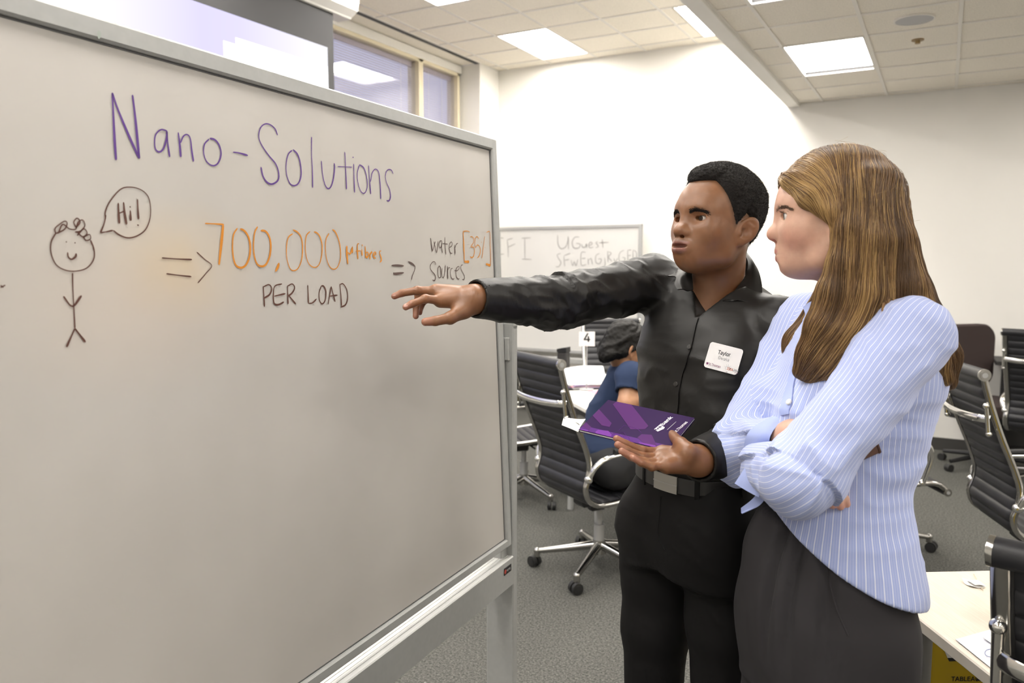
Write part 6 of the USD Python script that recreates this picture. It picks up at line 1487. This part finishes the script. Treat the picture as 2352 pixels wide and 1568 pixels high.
def sea_hair(P):
    L = to_local(P, TS_); d = ell(L, (0, -.014, .022), (.094, .118, .108))
    d = smin(d, ell(L, (0, -.085, -.055), (.070, .045, .060)), .03)
    d = smax(d, L[:, 1] - np.interp(L[:, 2], [-.1, -.03, .04, .1], [-.035, -.015, .03, .09]), .012)
    a = np.arctan2(L[:, 0], L[:, 1]); w = meshkit.noise(np.stack([a * 5 + L[:, 2] * 30, L[:, 2] * 22, 0 * a], 1), 4)
    return d - .016 * (w - .5) - .006 * (meshkit.noise(L * 90, 5) - .5)
lo, hi = bounds_of([HS], .19)
obj('hair', isosurface(sea_hair, lo, hi, .006, 1), mat('dark_wavy_hair', (.010, .009, .008), .6, bump=(150, .5, .003), spec=.25), sea, smooth=True)
mid_ = at_d(1410, 960, 4.0)
def sea_shirt(P):
    d = cap(P, pel_ + np.array([0, 0, .02]), mid_, .122, .130); d = smin(d, cap(P, mid_, fore(nk_, (shr + shl) / 2, .6) + np.array([0, 0, -.05]), .130, .11), .05)
    d = smin(d, cap(P, shr + np.array([0, 0, .0]), shl, .066), .05)
    e = np.minimum(cap(P, shr, fore(shr, elr, .5), .066, .064), cap(P, shl, fore(shl, ell_, .5), .066, .062))
    d = smin(d, e, .03)
    d = d - .012 * (crease(P, (7, 7, 12), 71) - .5)
    for a, b in ((shr, elr), (shl, ell_)):
        t = (b - a) / np.linalg.norm(b - a); m = fore(a, b, .5)
        d = np.where(np.linalg.norm(P - m, axis=1) < .10, np.maximum(d, (P - m) @ t - .01), d)
        d = np.maximum(d, -cap(P, m, m + t * .1, .052))
    d = smax(d, -cap(P, nk_ + np.array([0, 0, -.01]), nk_ + np.array([0, 0, .12]) + FS * .06, .062), .006)
    return np.maximum(d, (pel_[2] - .06) - P[:, 2])
lo, hi = bounds_of([pel_, mid_, shr, shl, nk_, elr], .2)
obj('t_shirt', drop_small(isosurface(sea_shirt, lo, hi, .008, 1)), mat('navy_knit', (.020, .035, .082), .85, bump=(300, .3, .002), spec=.3), sea, smooth=True)
kr, kl = pel_ + FA * .46 + RS_ * .10 + np.array([0, 0, .02]), pel_ + FA * .46 - RS_ * .10 + np.array([0, 0, .02])
ar_, al_ = np.array([*(kr - FA * .16)[:2], .09]), np.array([*(kl - FA * .08)[:2], .09])
def sea_tr(P):
    d = smin(cap(P, pel_ + RS_ * .09 + np.array([0, 0, -.0]), kr, .100, .072), cap(P, pel_ - RS_ * .09, kl, .100, .072), .05)
    d = smin(d, np.minimum(cap(P, kr, ar_, .068, .055), cap(P, kl, al_, .068, .055)), .03)
    d = smin(d, ell(P, pel_ + np.array([0, 0, .02]), (.135, .135, .09)), .05)
    return np.maximum(d - .01 * (crease(P, 9, 72) - .5), .05 - P[:, 2])
lo, hi = bounds_of([pel_, kr, kl, ar_, al_], .17)
obj('trousers', drop_small(isosurface(sea_tr, lo, hi, .009, 1)), mat('dark_denim', (.017, .017, .019), .8), sea, smooth=True)
for a in (ar_, al_):
    obj('shoe', isosurface(lambda P: np.maximum(chain(P, [np.array([a[0], a[1], .045]) - FS * .05, np.array([a[0], a[1], .045]) + FS * .1, np.array([a[0], a[1], .035]) + FS * .16], [.045, .045, .032], .02), .004 - P[:, 2]), np.array([a[0], a[1], 0]) - np.array([.25, .25, .01]), np.array([a[0], a[1], .14]) + np.array([.25, .25, 0]), .009, 1), mat('white_shoe', (.70, .69, .66), .6) if 'white_shoe' not in M else M['white_shoe'], sea, smooth=True)
    M['white_shoe'] = UsdShade.Material.Get(stage, '/World/Looks/white_shoe')
